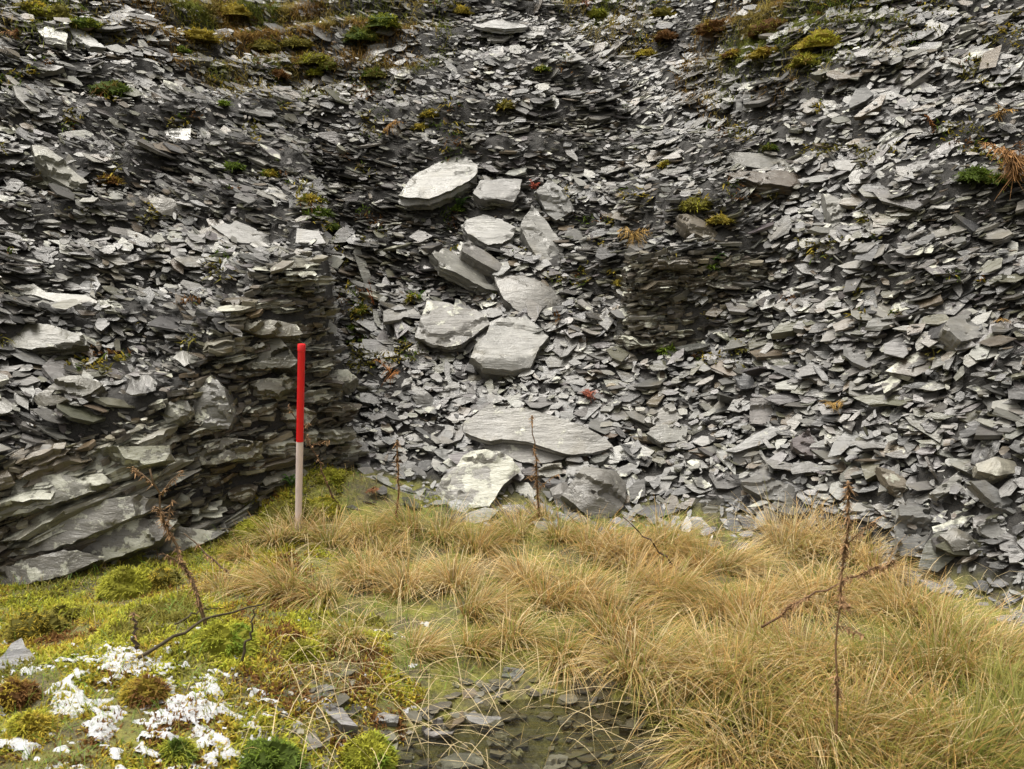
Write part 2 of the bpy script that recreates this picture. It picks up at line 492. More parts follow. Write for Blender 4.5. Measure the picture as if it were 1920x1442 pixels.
SLAB_TONE = 1.0
def slab_mesh(name, poly, thick, r, tint, lichen, m=40, rings=7, layers=4, rough=1.0, bulge=0.0, jag=0.018, under=0.92, steps=1.0, lens=0.0, facets=0, ragged=1.0):
    """a broken slate slab: outline POLY in its own plane, cleaved leaves along its edges, leaves lost from its face"""
    pts = resample(poly, m, r, jag)
    a2 = np.sum(pts[:, 0] * np.roll(pts[:, 1], -1) - np.roll(pts[:, 0], -1) * pts[:, 1])
    if a2 < 0: pts = pts[::-1]
    c = pts.mean(0); d = pts - c
    size = np.linalg.norm(d, axis=1).mean()
    sd = int(r.integers(1, 9999))
    fac = []
    if facets:
        for k in range(facets):
            a = (k + r.uniform(-.3, .3)) / facets * 2 * math.pi
            fac.append((math.cos(a), math.sin(a), r.uniform(.35, .9), r.uniform(.18, .55)))
    ca = r.uniform(-.5, .5); ca, sa = math.cos(ca), math.sin(ca)
    def topz(xy):
        q = xy / size
        rr = np.clip(np.linalg.norm(xy, axis=1) / (size * 1.15), 0, 1)
        z = 0.05 * size * rough * fbm(q[:, 0] * 0.9 + sd, q[:, 1] * 0.9, sd, 4)
        st = fbm((q[:, 0] * ca - q[:, 1] * sa) * 0.42 + 31, (q[:, 0] * sa + q[:, 1] * ca) * 1.15 + sd, sd + 5, 4, 0.36)
        amp = steps * min(0.016, thick * 0.3)
        z = z - amp * (sstep(0.10, 0.12, st) + sstep(0.30, 0.32, st) + .7 * sstep(-.34, -.36, st) * sstep(.5, .9, rr))
        z = z + bulge * (1 - rr * rr) - bulge
        for cx, cy, sl, of in fac:
            z = np.minimum(z, -bulge + sl * (size * of * 1.4 - (xy[:, 0] * cx + xy[:, 1] * cy)) * .8 + .02 * size * fbm(q[:, 0] * 2, q[:, 1] * 2, sd + 9, 3))
        if facets: z = np.maximum(z, -thick * .72)
        if lens: z = z - lens * thick * (xy[:, 0] / np.abs(d[:, 0]).max()) ** 2
        return z
    sp = size / rings
    lo_, hi_ = d.min(0), d.max(0)
    gx, gy = np.meshgrid(np.arange(lo_[0], hi_[0], sp), np.arange(lo_[1], hi_[1], sp * .87))
    gx = gx + (np.arange(gx.shape[0]) % 2)[:, None] * sp * .5
    g = np.column_stack([gx.ravel(), gy.ravel()]) + r.normal(0, sp * .14, (gx.size, 2))
    g = g[inpoly(d * (1 - .45 / rings), g[:, 0], g[:, 1])]
    vin = [Vector(p) for p in d] + [Vector(p) for p in g]
    vo, _, fo, vor, _, _ = delaunay_2d_cdt(vin, [(i, (i + 1) % m) for i in range(m)], [], 1, 1e-7)
    where_ = {}
    for k, src in enumerate(vor):
        for q in src: where_.setdefault(q, k)
    vo = np.array([tuple(v) for v in vo])
    bidx = [where_[i] for i in range(m)]
    topv = np.column_stack([vo + c, topz(vo)])
    low = topv[bidx, 2]
    side = []
    for k in range(1, layers + 1):
        f = k / layers
        inset = 1 + (under - 1) * f
        j = np.repeat(r.normal(0, 1, (m + 4) // 5), 5)[:m] * 0.025 * ragged + r.normal(0, 0.012 * ragged, m)
        lay = r.normal(0, 0.02 * ragged)
        xy = d * (inset + j + lay)[:, None]
        zz = low * (1 - f) - thick * f + r.normal(0, 0.03, m) * thick
        zz = np.minimum(zz, low - thick * .03 * k)
        if lens: zz = zz + lens * thick * f * (d[:, 0] / np.abs(d[:, 0]).max()) ** 2
        if k < layers:                                       # a leaf edge: step in under the leaf above
            xy2 = d * (inset + j + lay - 0.03 * ragged * r.random())[:, None]
            side.append(np.column_stack([xy + c, zz + thick * 0.25 / layers]))
            side.append(np.column_stack([xy2 + c, zz - thick * 0.05 / layers]))
        else:
            side.append(np.column_stack([xy + c, zz]))
    nt_ = len(topv)
    verts = np.concatenate([topv] + side)
    faces = [tuple(f) for f in fo]
    prev = bidx
    for k in range(len(side)):
        cur = [nt_ + k * m + i for i in range(m)]
        for i in range(m): faces.append((prev[(i + 1) % m], prev[i], cur[i], cur[(i + 1) % m]))
        prev = cur
    faces.append(tuple(prev)[::-1])
    n = len(verts)
    tint = np.asarray(tint, float) * SLAB_TONE
    me = soup(name, verts, faces, M_SLATE, np.tile(tint, (n, 1)), np.full(n, float(lichen)), True)
    me.set_sharp_from_angle(angle=math.radians(26))
    return me

def frame(n, hint=(1, 0, 0)):
    n = Vector(n).normalized(); x = Vector(hint); x = (x - n * x.dot(n)).normalized(); y = n.cross(x)
    return Matrix((x, y, n)).transposed()

# ------------------------------------------------------------------ the land
def build_land():
    xs = np.concatenate([np.linspace(-14, -4.2, 18)[:-1], np.linspace(-4.2, 4.6, 220), np.linspace(4.6, 14, 18)[1:]])
    ys = np.concatenate([np.linspace(-6, 1.6, 10)[:-1], np.linspace(1.6, 8, 180), np.linspace(8, 11.5, 70)[1:], np.linspace(11.5, 22, 30)[1:]])
    X, Y = np.meshgrid(xs, ys)
    Z = H(X, Y)
    h = hills(X, Y)
    Z = Z - 0.05 * sstep(0.02, 0.25, h) + 0.02 * fbm(X * 9, Y * 9, 77, 3) * sstep(0.02, .2, h)
    ny, nx = X.shape
    V = np.stack([X, Y, Z], -1).reshape(-1, 3)
    i = np.arange(ny - 1)[:, None] * nx + np.arange(nx - 1)[None, :]
    q = np.stack([i, i + 1, i + nx + 1, i + nx], -1).reshape(-1)
    me = fast_mesh('ground', V, q, np.arange(len(q) // 4) * 4, M_EARTH, smooth=True)
    set_attr(me, 'veg', ((1 - sstep(0.0, 0.12, h)) * (.35 + .65 * sstep(-.085, -.05, Z))).ravel())
    tag(link('ground', me), kind='structure')
build_land()

# ------------------------------------------------------------------ named slabs, traced for their real outlines and set on the slope
# pixels of the outline, (tilt to the right, tilt to the viewer) of the face, thickness, tone, lichen, name, label, short name, options
R0, C0 = 'slate_slab', 'slab'
SLABS = [
 ([(746,365),(775,324),(820,298),(858,284),(874,287),(896,308),(893,329),(880,340),(845,356),(804,370),(769,370)], (-.05,.75), .13, (.27,.265,.24), .22, 'slate_slab', 'large pale slate slab with rounded end at the head of the chute', 'the large pale slab', {}),
 ([(890,356),(906,333),(944,329),(979,330),(976,356),(963,376),(931,372),(900,373),(887,362)], (.05,.9), .12, (.17,.165,.155), .12, 'slate_slab', 'darker grey slab wedged beside the large pale slab', 'the wedged dark slab', {}),
 ([(1030,329),(1056,349),(1077,384),(1072,394),(1043,408),(1027,397),(1011,365),(1005,359)], (.1,1.5), .12, (.27,.268,.255), .05, 'slate_slab', 'steep grey five sided slab leaning beside the red bracken', 'the five sided slab', {}),
 ([(998,381),(1018,400),(1043,439),(1057,467),(1046,490),(1030,504),(1014,496),(992,458),(978,429),(976,420)], (.25,1.1), .14, (.29,.285,.265), .12, 'slate_slab', 'long narrow slab sliding down the middle of the chute', 'the long narrow slab', {}),
 ([(864,416),(906,402),(938,410),(968,426),(963,439),(941,451),(912,453),(877,439)], (.0,.62), .12, (.30,.295,.275), .15, 'slate_slab', 'flaking pale slab lying flat to the left of the long narrow slab', 'the flaking slab', {'steps':1.8}),
 ([(868,455),(880,451),(919,477),(952,504),(931,507),(893,487),(868,471)], (.45,.7), .10, (.21,.20,.185), .15, 'slate_slab', 'narrow beam of slate slanting down under the flaking slab', 'the slanting slate beam', {}),
 ([(807,471),(836,464),(874,490),(919,509),(941,547),(912,541),(868,518),(826,496)], (.5,.62), .09, (.24,.235,.21), .25, 'slate_slab', 'long layered slab overhanging the dark hollow in the chute', 'the overhanging layered slab', {'steps':1.6}),
 ([(928,509),(963,504),(1011,518),(1046,534),(1069,557),(1053,573),(1011,584),(976,579),(944,554)], (.1,.95), .16, (.235,.225,.205), .12, 'slate_slab', 'thick wedge shaped slab in the middle of the chute', 'the wedge shaped slab', {'bulge':.05}),
 ([(801,557),(836,560),(877,574),(909,590),(919,605),(893,624),(868,643),(845,649),(804,640),(777,629),(788,595)], (.1,.95), .09, (.19,.18,.16), .33, 'slate_slab', 'flat dull brown-grey slab with a round lichen patch', 'the flat lichen-patched slab', {}),
 ([(919,598),(951,589),(986,589),(1008,608),(1030,627),(1014,646),(995,684),(960,689),(906,684),(884,668),(890,643),(912,621)], (.1,.85), .22, (.30,.295,.275), .18, 'slate_block', 'big angular slate block with a bright sloping top below the wedge slab', 'the angular block', {'bulge':.0,'under':.86,'facets':3,'steps':.9}),
 ([(879,840),(908,839),(940,845),(961,855),(977,872),(959,887),(938,910),(927,930),(917,946),(881,949),(851,942),(833,937),(818,921),(826,896),(856,866),(867,850)], (-.1,1.1), .22, (.25,.24,.215), .62, 'slate_boulder', 'boulder half covered in white lichen at the foot of the chute', 'the lichen-covered boulder', {'bulge':.0,'under':.8,'facets':3,'steps':1.0}),
 ([(1058,918),(1098,864),(1126,872),(1160,875),(1180,898),(1176,940),(1150,962),(1124,974),(1092,950)], (.15,1.2), .30, (.20,.19,.17), .18, 'slate_boulder', 'chunky ridged boulder standing behind the grass below the lens slab', 'the ridged boulder', {'bulge':.03,'under':.85,'rough':3.0,'steps':1.8,'facets':4}),
 ([(1030,905),(1062,890),(1070,915),(1090,950),(1065,958),(1040,935)], (-.1,1.1), .18, (.16,.15,.135), .15, 'slate_boulder', 'low dark rock tucked against the ridged boulder', 'the low dark rock', {'bulge':.05}),
 ([(1009,875),(1053,865),(1055,882),(1032,889),(1011,889)], (.0,.9), .09, (.24,.23,.19), .35, 'slate_block', 'small lichened block propped under the lens shaped slab', 'the propping block', {}),
 ([(883,43),(940,35),(980,43),(990,50),(947,55),(907,50)], (.0,.52), .07, (.42,.42,.41), .1, 'slate_slab', 'bright white-grey lozenge slab near the top of the tip', 'the bright lozenge slab', {}),
 ([(973,67),(993,50),(1027,48),(1017,63),(977,68)], (.0,.6), .06, (.36,.355,.34), .1, 'slate_slab', 'pale four cornered slab next to the bright lozenge slab', 'the pale four cornered slab', {}),
 ([(677,97),(700,77),(750,72),(747,87),(710,100),(677,107)], (.0,.7), .14, (.27,.265,.25), .2, 'slate_block', 'grey block beside the mossy turf high on the tip', 'the grey block by the turf', {}),
 ([(127,50),(157,57),(200,90),(167,87),(140,70)], (.3,.7), .08, (.34,.34,.32), .15, 'slate_slab', 'pale pointed slab high on the tip beside a whitened slab', 'the pale pointed slab', {}),
 ([(70,57),(93,47),(127,63),(123,80),(83,73)], (.15,.65), .09, (.36,.355,.32), .5, 'slate_slab', 'whitened slab high on the tip beside a pale pointed slab', 'the whitened slab', {}),
 ([(553,22),(565,-8),(592,-10),(586,30)], (.2,2.0), .06, (.36,.36,.35), .05, 'slate_slab', 'pale slab standing upright at the top edge of the tip', 'the upright pale slab', {}),
 ([(300,243),(320,238),(357,237),(357,265),(300,255)], (.0,.85), .07, (.42,.415,.39), .1, 'slate_slab', 'nearly white square-ended slab among dark slate on the upper tip', 'the nearly white slab', {}),
 ([(60,272),(87,276),(128,305),(167,333),(137,338),(98,318),(64,292)], (.5,.7), .13, (.21,.205,.165), .3, 'slate_slab', 'thick weathered slate beam dipping steeply on the upper tip', 'the thick weathered beam', {'steps':2}),
 ([(270,353),(283,340),(320,360),(337,373),(333,387),(300,387),(273,370)], (.2,1.0), .13, (.25,.235,.205), .3, 'slate_boulder', 'rounded whitish boulder above the dry stone wall', 'the rounded whitish boulder', {'bulge':.05}),
 ([(228,128),(245,126),(290,150),(335,188),(318,190),(270,165)], (.45,.7), .09, (.12,.118,.112), .1, 'slate_slab', 'long dark slab slanting below a mossy cushion', 'the long dark slanting slab', {}),
 ([(397,423),(443,413),(500,437),(530,460),(480,467),(430,447)], (.35,.7), .08, (.27,.265,.25), .15, 'slate_slab', 'broad flaking slab on the bank above the red and white rod', 'the broad flaking slab', {'steps':2.2}),
 ([(1350,300),(1373,277),(1440,283),(1480,293),(1497,317),(1447,312),(1400,305)], (-.1,.9), .12, (.13,.125,.105), .22, 'slate_slab', 'dark lens shaped slab lying on a brown slab', 'the dark lens slab', {}),
 ([(1357,316),(1413,312),(1480,320),(1528,338),(1480,350),(1413,340)], (-.05,.8), .07, (.10,.078,.056), .1, 'slate_slab', 'long rust-brown slab under a dark lens shaped slab', 'the rust-brown slab', {}),
 ([(1543,358),(1592,382),(1577,410),(1563,419),(1553,393)], (-.1,1.0), .10, (.32,.315,.29), .3, 'slate_slab', 'pale triangular slab pointing downhill below the brown slab', 'the pale triangular slab', {}),
 ([(1397,170),(1408,173),(1408,210),(1393,207)], (.1,3.0), .04, (.34,.34,.335), .0, 'slate_slab', 'narrow pale slate standing on end, taller of a pair', 'the taller standing slate', {}),
 ([(1380,178),(1391,176),(1392,209),(1381,210)], (-.1,3.0), .04, (.29,.29,.285), .0, 'slate_slab', 'narrow grey slate standing on end, shorter of a pair', 'the shorter standing slate', {}),
 ([(1197,533),(1233,516),(1282,501),(1291,514),(1250,530),(1205,544)], (-.35,.75), .06, (.38,.37,.33), .3, 'slate_slab', 'pale plank-like slab resting on the small stone wall', 'the plank-like slab', {}),
 ([(1770,612),(1782,594),(1813,590),(1847,613),(1858,627),(1803,640)], (.1,.85), .12, (.26,.255,.24), .15, 'slate_slab', 'big grey slab jutting from the scree beside a red bracken stalk', 'the big jutting slab', {}),
 ([(1485,823),(1517,803),(1533,830),(1545,860),(1507,850),(1487,837)], (.0,1.1), .06, (.175,.15,.15), .22, 'slate_slab', 'purplish pentagonal slab with lichen specks above the grass', 'the purplish slab', {}),
 ([(1358,845),(1413,815),(1467,787),(1462,813),(1427,833),(1380,848)], (-.2,.9), .05, (.25,.248,.24), .08, 'slate_slab', 'long pale blade of slate beside the purplish slab', 'the long pale blade', {}),
 ([(1388,900),(1423,890),(1467,900),(1497,917),(1510,927),(1487,947),(1430,927),(1397,910)], (.1,1.0), .06, (.22,.215,.20), .12, 'slate_slab', 'broad oval slab half hidden behind the tall grass', 'the broad oval slab', {}),
 ([(1647,872),(1680,880),(1720,920),(1693,928),(1667,910)], (.1,1.1), .06, (.225,.195,.15), .25, 'slate_slab', 'brown and orange stained slab near a dead leaf', 'the orange stained slab', {}),
 ([(1743,923),(1800,880),(1807,890),(1800,910),(1760,932)], (-.2,1.0), .05, (.27,.265,.24), .15, 'slate_slab', 'pointed pale slab rising to the right beside the orange stained slab', 'the pointed pale slab', {}),
 ([(1820,903),(1847,900),(1918,953),(1900,964),(1860,940)], (.3,1.0), .045, (.20,.20,.195), .05, 'slate_slab', 'long flat slab sloping down beside a rounded tan stone', 'the long flat slab', {}),
 ([(1843,853),(1880,845),(1917,850),(1926,873),(1880,882),(1847,868)], (.0,1.0), .13, (.28,.265,.215), .28, 'slate_boulder', 'rounded tan stone low in the scree beside a long flat slab', 'the rounded tan stone', {'bulge':.05}),
 ([(1688,945),(1748,953),(1752,1000),(1728,1040),(1682,1038)], (.0,1.3), .07, (.24,.238,.225), .12, 'slate_slab', 'tall rectangular slab at the edge of the grass', 'the tall rectangular slab', {'steps':1.8}),
 ([(1775,990),(1801,978),(1855,1008),(1841,1023),(1801,1022)], (.1,1.0), .12, (.20,.192,.17), .2, 'slate_block', 'rough grey block beside the tall rectangular slab', 'the rough grey block', {'bulge':.04}),
 ([(1841,980),(1868,967),(1905,1007),(1892,1017),(1848,995)], (.1,1.1), .06, (.25,.248,.235), .1, 'slate_slab', 'grey kite shaped slab beside the rough grey block', 'the kite shaped slab', {}),
 ([(1650,1055),(1690,1040),(1730,1050),(1722,1072),(1680,1078)], (.0,1.0), .09, (.34,.32,.27), .4, 'slate_block', 'whitish lichened stone half buried in tall grass below the rectangular slab', 'the whitish half buried stone', {}),
 ([(1207,787),(1233,763),(1263,750),(1275,777),(1267,792),(1213,793)], (-.1,1.0), .06, (.25,.24,.215), .2, 'slate_slab', 'broad lichen-freckled slab up and right of the lens shaped slab', 'the freckled slab', {}),
 ([(1212,812),(1240,796),(1290,800),(1285,826),(1240,830)], (.0,.9), .06, (.25,.245,.22), .25, 'slate_slab', 'layered slab directly under the freckled slab', 'the layered slab', {'steps':2}),
 ([(1127,723),(1143,708),(1170,728),(1160,738),(1140,734)], (.0,1.0), .06, (.31,.26,.18), .1, 'slate_block', 'small sandy brown stone between the angular block and the scree', 'the sandy brown stone', {'bulge':.02}),
 ([(770,713),(787,717),(820,747),(813,763),(787,763),(773,740)], (.1,1.2), .10, (.24,.235,.22), .1, 'slate_block', 'smooth grey wedge of stone above the lens shaped slab', 'the smooth grey wedge', {'bulge':.03}),
 ([(760,657),(787,640),(805,660),(800,670),(773,668)], (.0,1.0), .05, (.20,.18,.155), .08, 'slate_slab', 'small brown-grey slab below the flat lichen-patched slab', 'the small brown-grey slab', {}),
 ([(1165,660),(1183,655),(1198,665),(1193,680),(1172,682)], (.0,1.0), .07, (.26,.24,.20), .1, 'slate_block', 'little rounded stone to the left of the small wall foot', 'the little rounded stone', {'bulge':.03}),
 ([(1407,747),(1443,745),(1452,770),(1440,795),(1407,792)], (-.05,1.1), .04, (.25,.235,.225), .05, 'slate_slab', 'pale square slate set upright in the lower scree', 'the pale square slate', {}),
 ([(1375,703),(1407,698),(1420,727),(1390,729)], (-.1,1.2), .03, (.13,.132,.138), .0, 'slate_slab', 'smooth blue-grey slate leaning above the pale square slate', 'the blue-grey slate', {}),
 ([(1737,437),(1780,424),(1810,418),(1813,430),(1743,449)], (-.2,.8), .06, (.21,.2,.17), .2, 'slate_slab', 'long grey beam crossing below a dark plank of slate', 'the long grey beam', {}),
 ([(1787,402),(1802,398),(1850,430),(1825,434)], (.3,1.0), .03, (.12,.12,.125), .0, 'slate_slab', 'smooth dark plank of slate above a long grey beam', 'the smooth dark plank', {}),
 ([(1783,57),(1813,40),(1843,47),(1800,65)], (-.2,.75), .10, (.33,.325,.29), .35, 'slate_slab', 'pale lichened slab near the upper right corner of the tip', 'the pale upper slab', {}),
 ([(17,522),(50,523),(87,547),(160,553),(192,570),(143,578),(80,557),(20,537)], (.3,.65), .08, (.33,.325,.29), .25, 'slate_slab', 'long pale slab like a plank above the dry stone wall', 'the long pale plank slab', {'steps':1.8}),
 ([(138,517),(177,513),(188,533),(177,550),(147,543)], (.0,1.1), .04, (.27,.268,.265), .0, 'slate_slab', 'round grey slate leaning at the end of the long pale plank', 'the round grey slate', {}),
 ([(370,713),(393,700),(417,727),(433,780),(423,803),(363,803),(358,757)], (.0,3.0), .20, (.17,.165,.15), .36, 'slate_boulder', 'tall barrel shaped boulder with lichen crown in the wall face', 'the barrel boulder', {'bulge':.035,'under':.85,'facets':0,'steps':.8,'rough':1.6}),
 ([(297,773),(317,743),(343,743),(353,763),(333,782),(307,788)], (.0,1.6), .14, (.24,.235,.20), .45, 'slate_boulder', 'lumpy lichened stone beside the barrel shaped boulder', 'the lumpy lichened stone', {'bulge':.03,'facets':4,'rough':2}),
 ([(53,740),(93,713),(143,700),(183,707),(160,732),(100,757),(67,757)], (-.1,1.2), .14, (.16,.15,.12), .25, 'slate_block', 'dark layered block above the lowest course of the wall', 'the dark layered block', {'steps':2}),
 ([(0,612),(70,605),(150,622),(165,640),(60,655),(0,650)], (.1,.9), .08, (.125,.12,.09), .22, 'slate_slab', 'thick olive slab above the dark layered block', 'the thick olive slab', {'steps':1.5}),
 ([(662,470),(672,455),(690,500),(702,545),(692,552),(676,515)], (.6,2.0), .06, (.22,.215,.18), .3, 'slate_slab', 'tall thin slab standing on edge against the wall corner', 'the thin slab on edge', {}),
 ([(1160,575),(1178,560),(1170,610),(1160,640),(1150,625)], (-.4,2.0), .05, (.17,.165,.15), .1, 'slate_slab', 'upright split shard against the end of the small wall', 'the upright split shard', {}),
 ([(1270,402),(1300,400),(1345,432),(1370,455),(1330,448),(1290,425)], (.3,.9), .10, (.17,.145,.11), .25, 'slate_slab', 'brown slanting slab among mossy cushions above the small wall', 'the brown slanting slab', {}),
 ([(820,735),(850,715),(880,722),(875,742),(835,748)], (.1,.9), .05, (.22,.215,.2), .1, 'slate_slab', 'flat grey flake below the angular block', 'the flat grey flake', {}),
 ([(880,690),(900,680),(905,705),(890,720),(876,712)], (.1,1.3), .08, (.19,.175,.14), .12, 'slate_block', 'small upright brown stone under the angular block', 'the small upright brown stone', {'bulge':.02}),
]
LAND = []           # (u, v, phrase) landmarks for labels
KEEP = []           # (rotation, origin, polygon, size): loose slate stays off the faces of the named slabs

def place_poly(px, tilt, lift):
    px = np.array(px, float)
    c = px.mean(0)
    P = hit([c[0]], [c[1]])[0]
    n = Vector((tilt[0], -tilt[1], 1.0)).normalized()
    P = Vector(P) + n * lift
    Rm = frame(n)
    o = Vector((0, 0, CAMZ))
    loc = []
    for u, v in px:
        d = Vector(ray(u, v))
        t = (P - o).dot(n) / d.dot(n)
        w = o + d * t
        l = Rm.transposed() @ (w - P)
        loc.append((l.x, l.y))
    return P, Rm, np.array(loc)

def add_slab(px, tilt, thick, tint, lichen, name, label, short, opt, cat=None, group=None, lift=None, m=56, rings=9):
    tint = tuple(np.array(tint) * (0.68 if name == 'pool_stone' else 1.0))
    P, Rm, loc = place_poly(px, tilt, thick * 0.55 if lift is None else lift)
    r = np.random.default_rng(int(abs(px[0][0] * 13 + px[0][1] * 7)))
    opt = dict(opt)
    if name in ('slate_boulder', 'slate_block') and 'facets' not in opt: opt['facets'] = 5
    me = slab_mesh(name, loc, thick, r, tint, lichen, m=m, rings=rings, **opt)
    o = link(name, me)
    o.matrix_world = Matrix.Translation(P) @ Rm.to_4x4()
    tag(o, label, cat or name.split('_')[-1], group)
    KEEP.append((np.array(Rm), np.array(P), loc, thick))
    c = np.array(px, float).mean(0)
    if short: LAND.append((c[0], c[1], short))
    return o, r

SLAB_TONE = 0.68
for s in SLABS:
    s = list(s); high = s[0][0][1] < 250; s[2] *= .62 if high else 1.0
    add_slab(*s, lift=s[2] * .35 if high else None)

# the great lens shaped slab: an upper leaf with the leaf below it showing along its lower edge
lens_px = [(868,797),(879,784),(908,762),(922,756),(938,765),(975,762),(1009,770),(1055,784),(1101,802),(1137,822),(1151,836),(1112,848),(1066,852),(1032,841),(986,826),(938,822),(917,827),(883,816),(868,809)]
lens, lr = add_slab(lens_px, (.0, 1.0), .055, (.285, .275, .25), .24, 'slate_slab', 'great lens shaped slab split in two leaves at the foot of the chute', 'the great lens shaped slab', {'rough': .35, 'steps': .3, 'jag': .012, 'under': .97}, m=84, rings=12, lift=.13)
low_px = [(905,838),(938,815),(986,815),(1032,822),(1100,835),(1085,850),(1055,860),(1023,868),(1000,868),(975,865),(940,850)]
P, Rm, loc = place_poly(low_px, (.0, 1.0), .0)
P0 = lens.matrix_world.to_translation(); n0 = lens.matrix_world.to_3x3() @ Vector((0, 0, 1))
o_ = Vector((0, 0, CAMZ)); Pl = P0 - n0 * .056; loc = []
R3 = lens.matrix_world.to_3x3()
for u, v in low_px:
    d = Vector(ray(u, v)); w = o_ + d * ((Pl - o_).dot(n0) / d.dot(n0)); l = R3.transposed() @ (w - P0); loc.append((l.x, l.y))
low = link('lower_leaf', slab_mesh('lower_leaf', loc, .10, lr, (.225, .215, .195), .22, m=56, rings=8, rough=.4, steps=.5, jag=.015), lens, (0, 0, -.057))
KEEP.append((np.array(R3), np.array(Pl), np.array(loc), .1))

# ------------------------------------------------------------------ dry stone walls: stones are parts
def wall(name, label, pts, height_at, z_at, batter, r, group=None, n_max=290, big_at=lambda s, z: 1.0, dip_at=lambda s: 0.0, brown=0.4, shade=1.0):
    pts = np.array(pts, float)
    seg = np.linalg.norm(np.diff(pts, axis=0), axis=1); S = np.concatenate([[0], np.cumsum(seg)])
    root = link(name, None, None, (pts[0][0], pts[0][1], 0))
    tag(root, label, 'wall')
    inv = Vector(root.location)
    n = 0
    z = 0.0
    hmax = max(height_at(s) for s in np.linspace(0, S[-1], 40))
    while z < hmax and n < n_max:
        rowh = r.uniform(0.03, 0.075) * (1.25 if z < 0.3 else 1.0)
        s = -r.uniform(0, 0.12)
        while s < S[-1] and n < n_max:
            bg_ = big_at(s, z)
            l = r.uniform(0.10, 0.32) * bg_ * (1.7 if r.random() < 0.12 else 1)
            hh = rowh * r.uniform(0.8, 1.25) * min(1.6, bg_)
            sm = s + l / 2
            if 0 <= sm <= S[-1] and z < height_at(sm):
                px_ = np.interp(sm, S, pts[:, 0]); py_ = np.interp(sm, S, pts[:, 1])
                k = min(len(seg) - 1, max(0, np.searchsorted(S, sm) - 1))
                t = (pts[k + 1] - pts[k]) / seg[k]
                outw = np.array([t[1], -t[0]])
                depth = r.uniform(0.16, 0.26)
                prot = r.uniform(-0.06, 0.05) + (0.03 if bg_ > 1.3 else 0)
                q = np.array([px_, py_]) - outw * (batter * z + depth / 2 - prot)
                nn = 9
                a = np.array([-.5, -.38, -.1, .15, .4, .5, .42, 0, -.42]) * l * 1.04
                b = np.array([-.1, -.42, -.5, -.48, -.40, -.05, .45, .5, .45]) * depth
                poly = np.column_stack([a + r.normal(0, .035, nn) * l, b + r.normal(0, .05, nn) * depth])
                tt = r.random()
                if tt < brown: tint = np.array([.15, .124, .086]) * r.uniform(.6, 1.3)
                elif tt < brown + .3: tint = np.array([.24, .228, .18]) * r.uniform(.75, 1.3)
                else: tint = np.array([.205, .195, .17]) * r.uniform(.7, 1.35)
                me = slab_mesh('stone', poly, hh, r, tint * shade, r.choice([0.1, .3, .42, .5, .62], p=[.25, .2, .22, .2, .13]), m=30, rings=3, layers=4, jag=.10, under=.90, lens=r.uniform(.0, .30), steps=1.5, ragged=2.6, rough=1.0)
                o = link('stone', me, root)
                n_ = Vector((r.normal(0, .06), r.normal(0, .06), 1)) 
                Rm = frame(n_, (t[0], t[1], math.tan(dip_at(sm) + r.normal(0, .05))))
                Rm = frame(Rm.col[2] if abs(dip_at(sm)) < .02 else Vector((-math.sin(dip_at(sm)) * t[0], -math.sin(dip_at(sm)) * t[1], math.cos(dip_at(sm)))) + n_ * .1 - Vector((0, 0, .1)), (t[0], t[1], math.tan(dip_at(sm))))
                o.matrix_local = Matrix.Translation(Vector((q[0], q[1], z_at(px_, py_) + z + hh)) - inv) @ Rm.to_4x4()
                n += 1
            s += l * r.uniform(0.92, 1.02)
        z += rowh * 1.0
    return root, n

wpts = [(x, np.interp(x, WX, WY)) for x in np.linspace(-2.75, -0.9, 14)] + [(-0.965, 5.25), (-1.04, 5.55)]
def wh(s):
    x = np.interp(s, np.linspace(0, 1, 16) * 2.9, [p[0] for p in wpts])
    return float(np.interp(x, HX, HZ)) * (1.0 if s < 2.5 else .98)
lw, nst = wall('dry_stone_wall', 'rough dry stone retaining wall of lichened slate behind the red and white rod', wpts, wh, lambda x, y: float(ground0(x, y)) - 0.06, 0.16, np.random.default_rng(3),
     big_at=lambda s, z: 1.9 if (s < 1.1 and z < .45) else (1.5 if s < 1.3 else 1.0), dip_at=lambda s: float(np.interp(s, [0, 1.2, 1.9, 2.6], [.30, .22, .08, 0])))
rw, nst2 = wall('stone_wall_remnant', 'short mossy remnant of stone wall to the right of the chute', [(.66, 6.1), (.72, 5.68), (1.0, 5.60), (1.25, 5.60), (1.5, 5.62), (1.85, 5.72)], lambda s: .54 - .20 * max(0, s - .9), lambda x, y: 0.70 + .05 * x, .2, np.random.default_rng(5), brown=.6, shade=.72)
def wall_slab(px, tilt, thick, tint, lichen, lift):
    P, Rm, loc = place_poly(px, tilt, lift)
    r = np.random.default_rng(int(px[0][0] * 5 + px[0][1]))
    me = slab_mesh('stone', loc, thick, r, tint, lichen, m=60, rings=11, layers=5, rough=2.2, bulge=.03, jag=.03, under=.82, steps=2.4, ragged=1.8)
    o = link('stone', me, lw)
    o.matrix_local = Matrix.Translation(P - Vector(lw.location)) @ Rm.to_4x4()
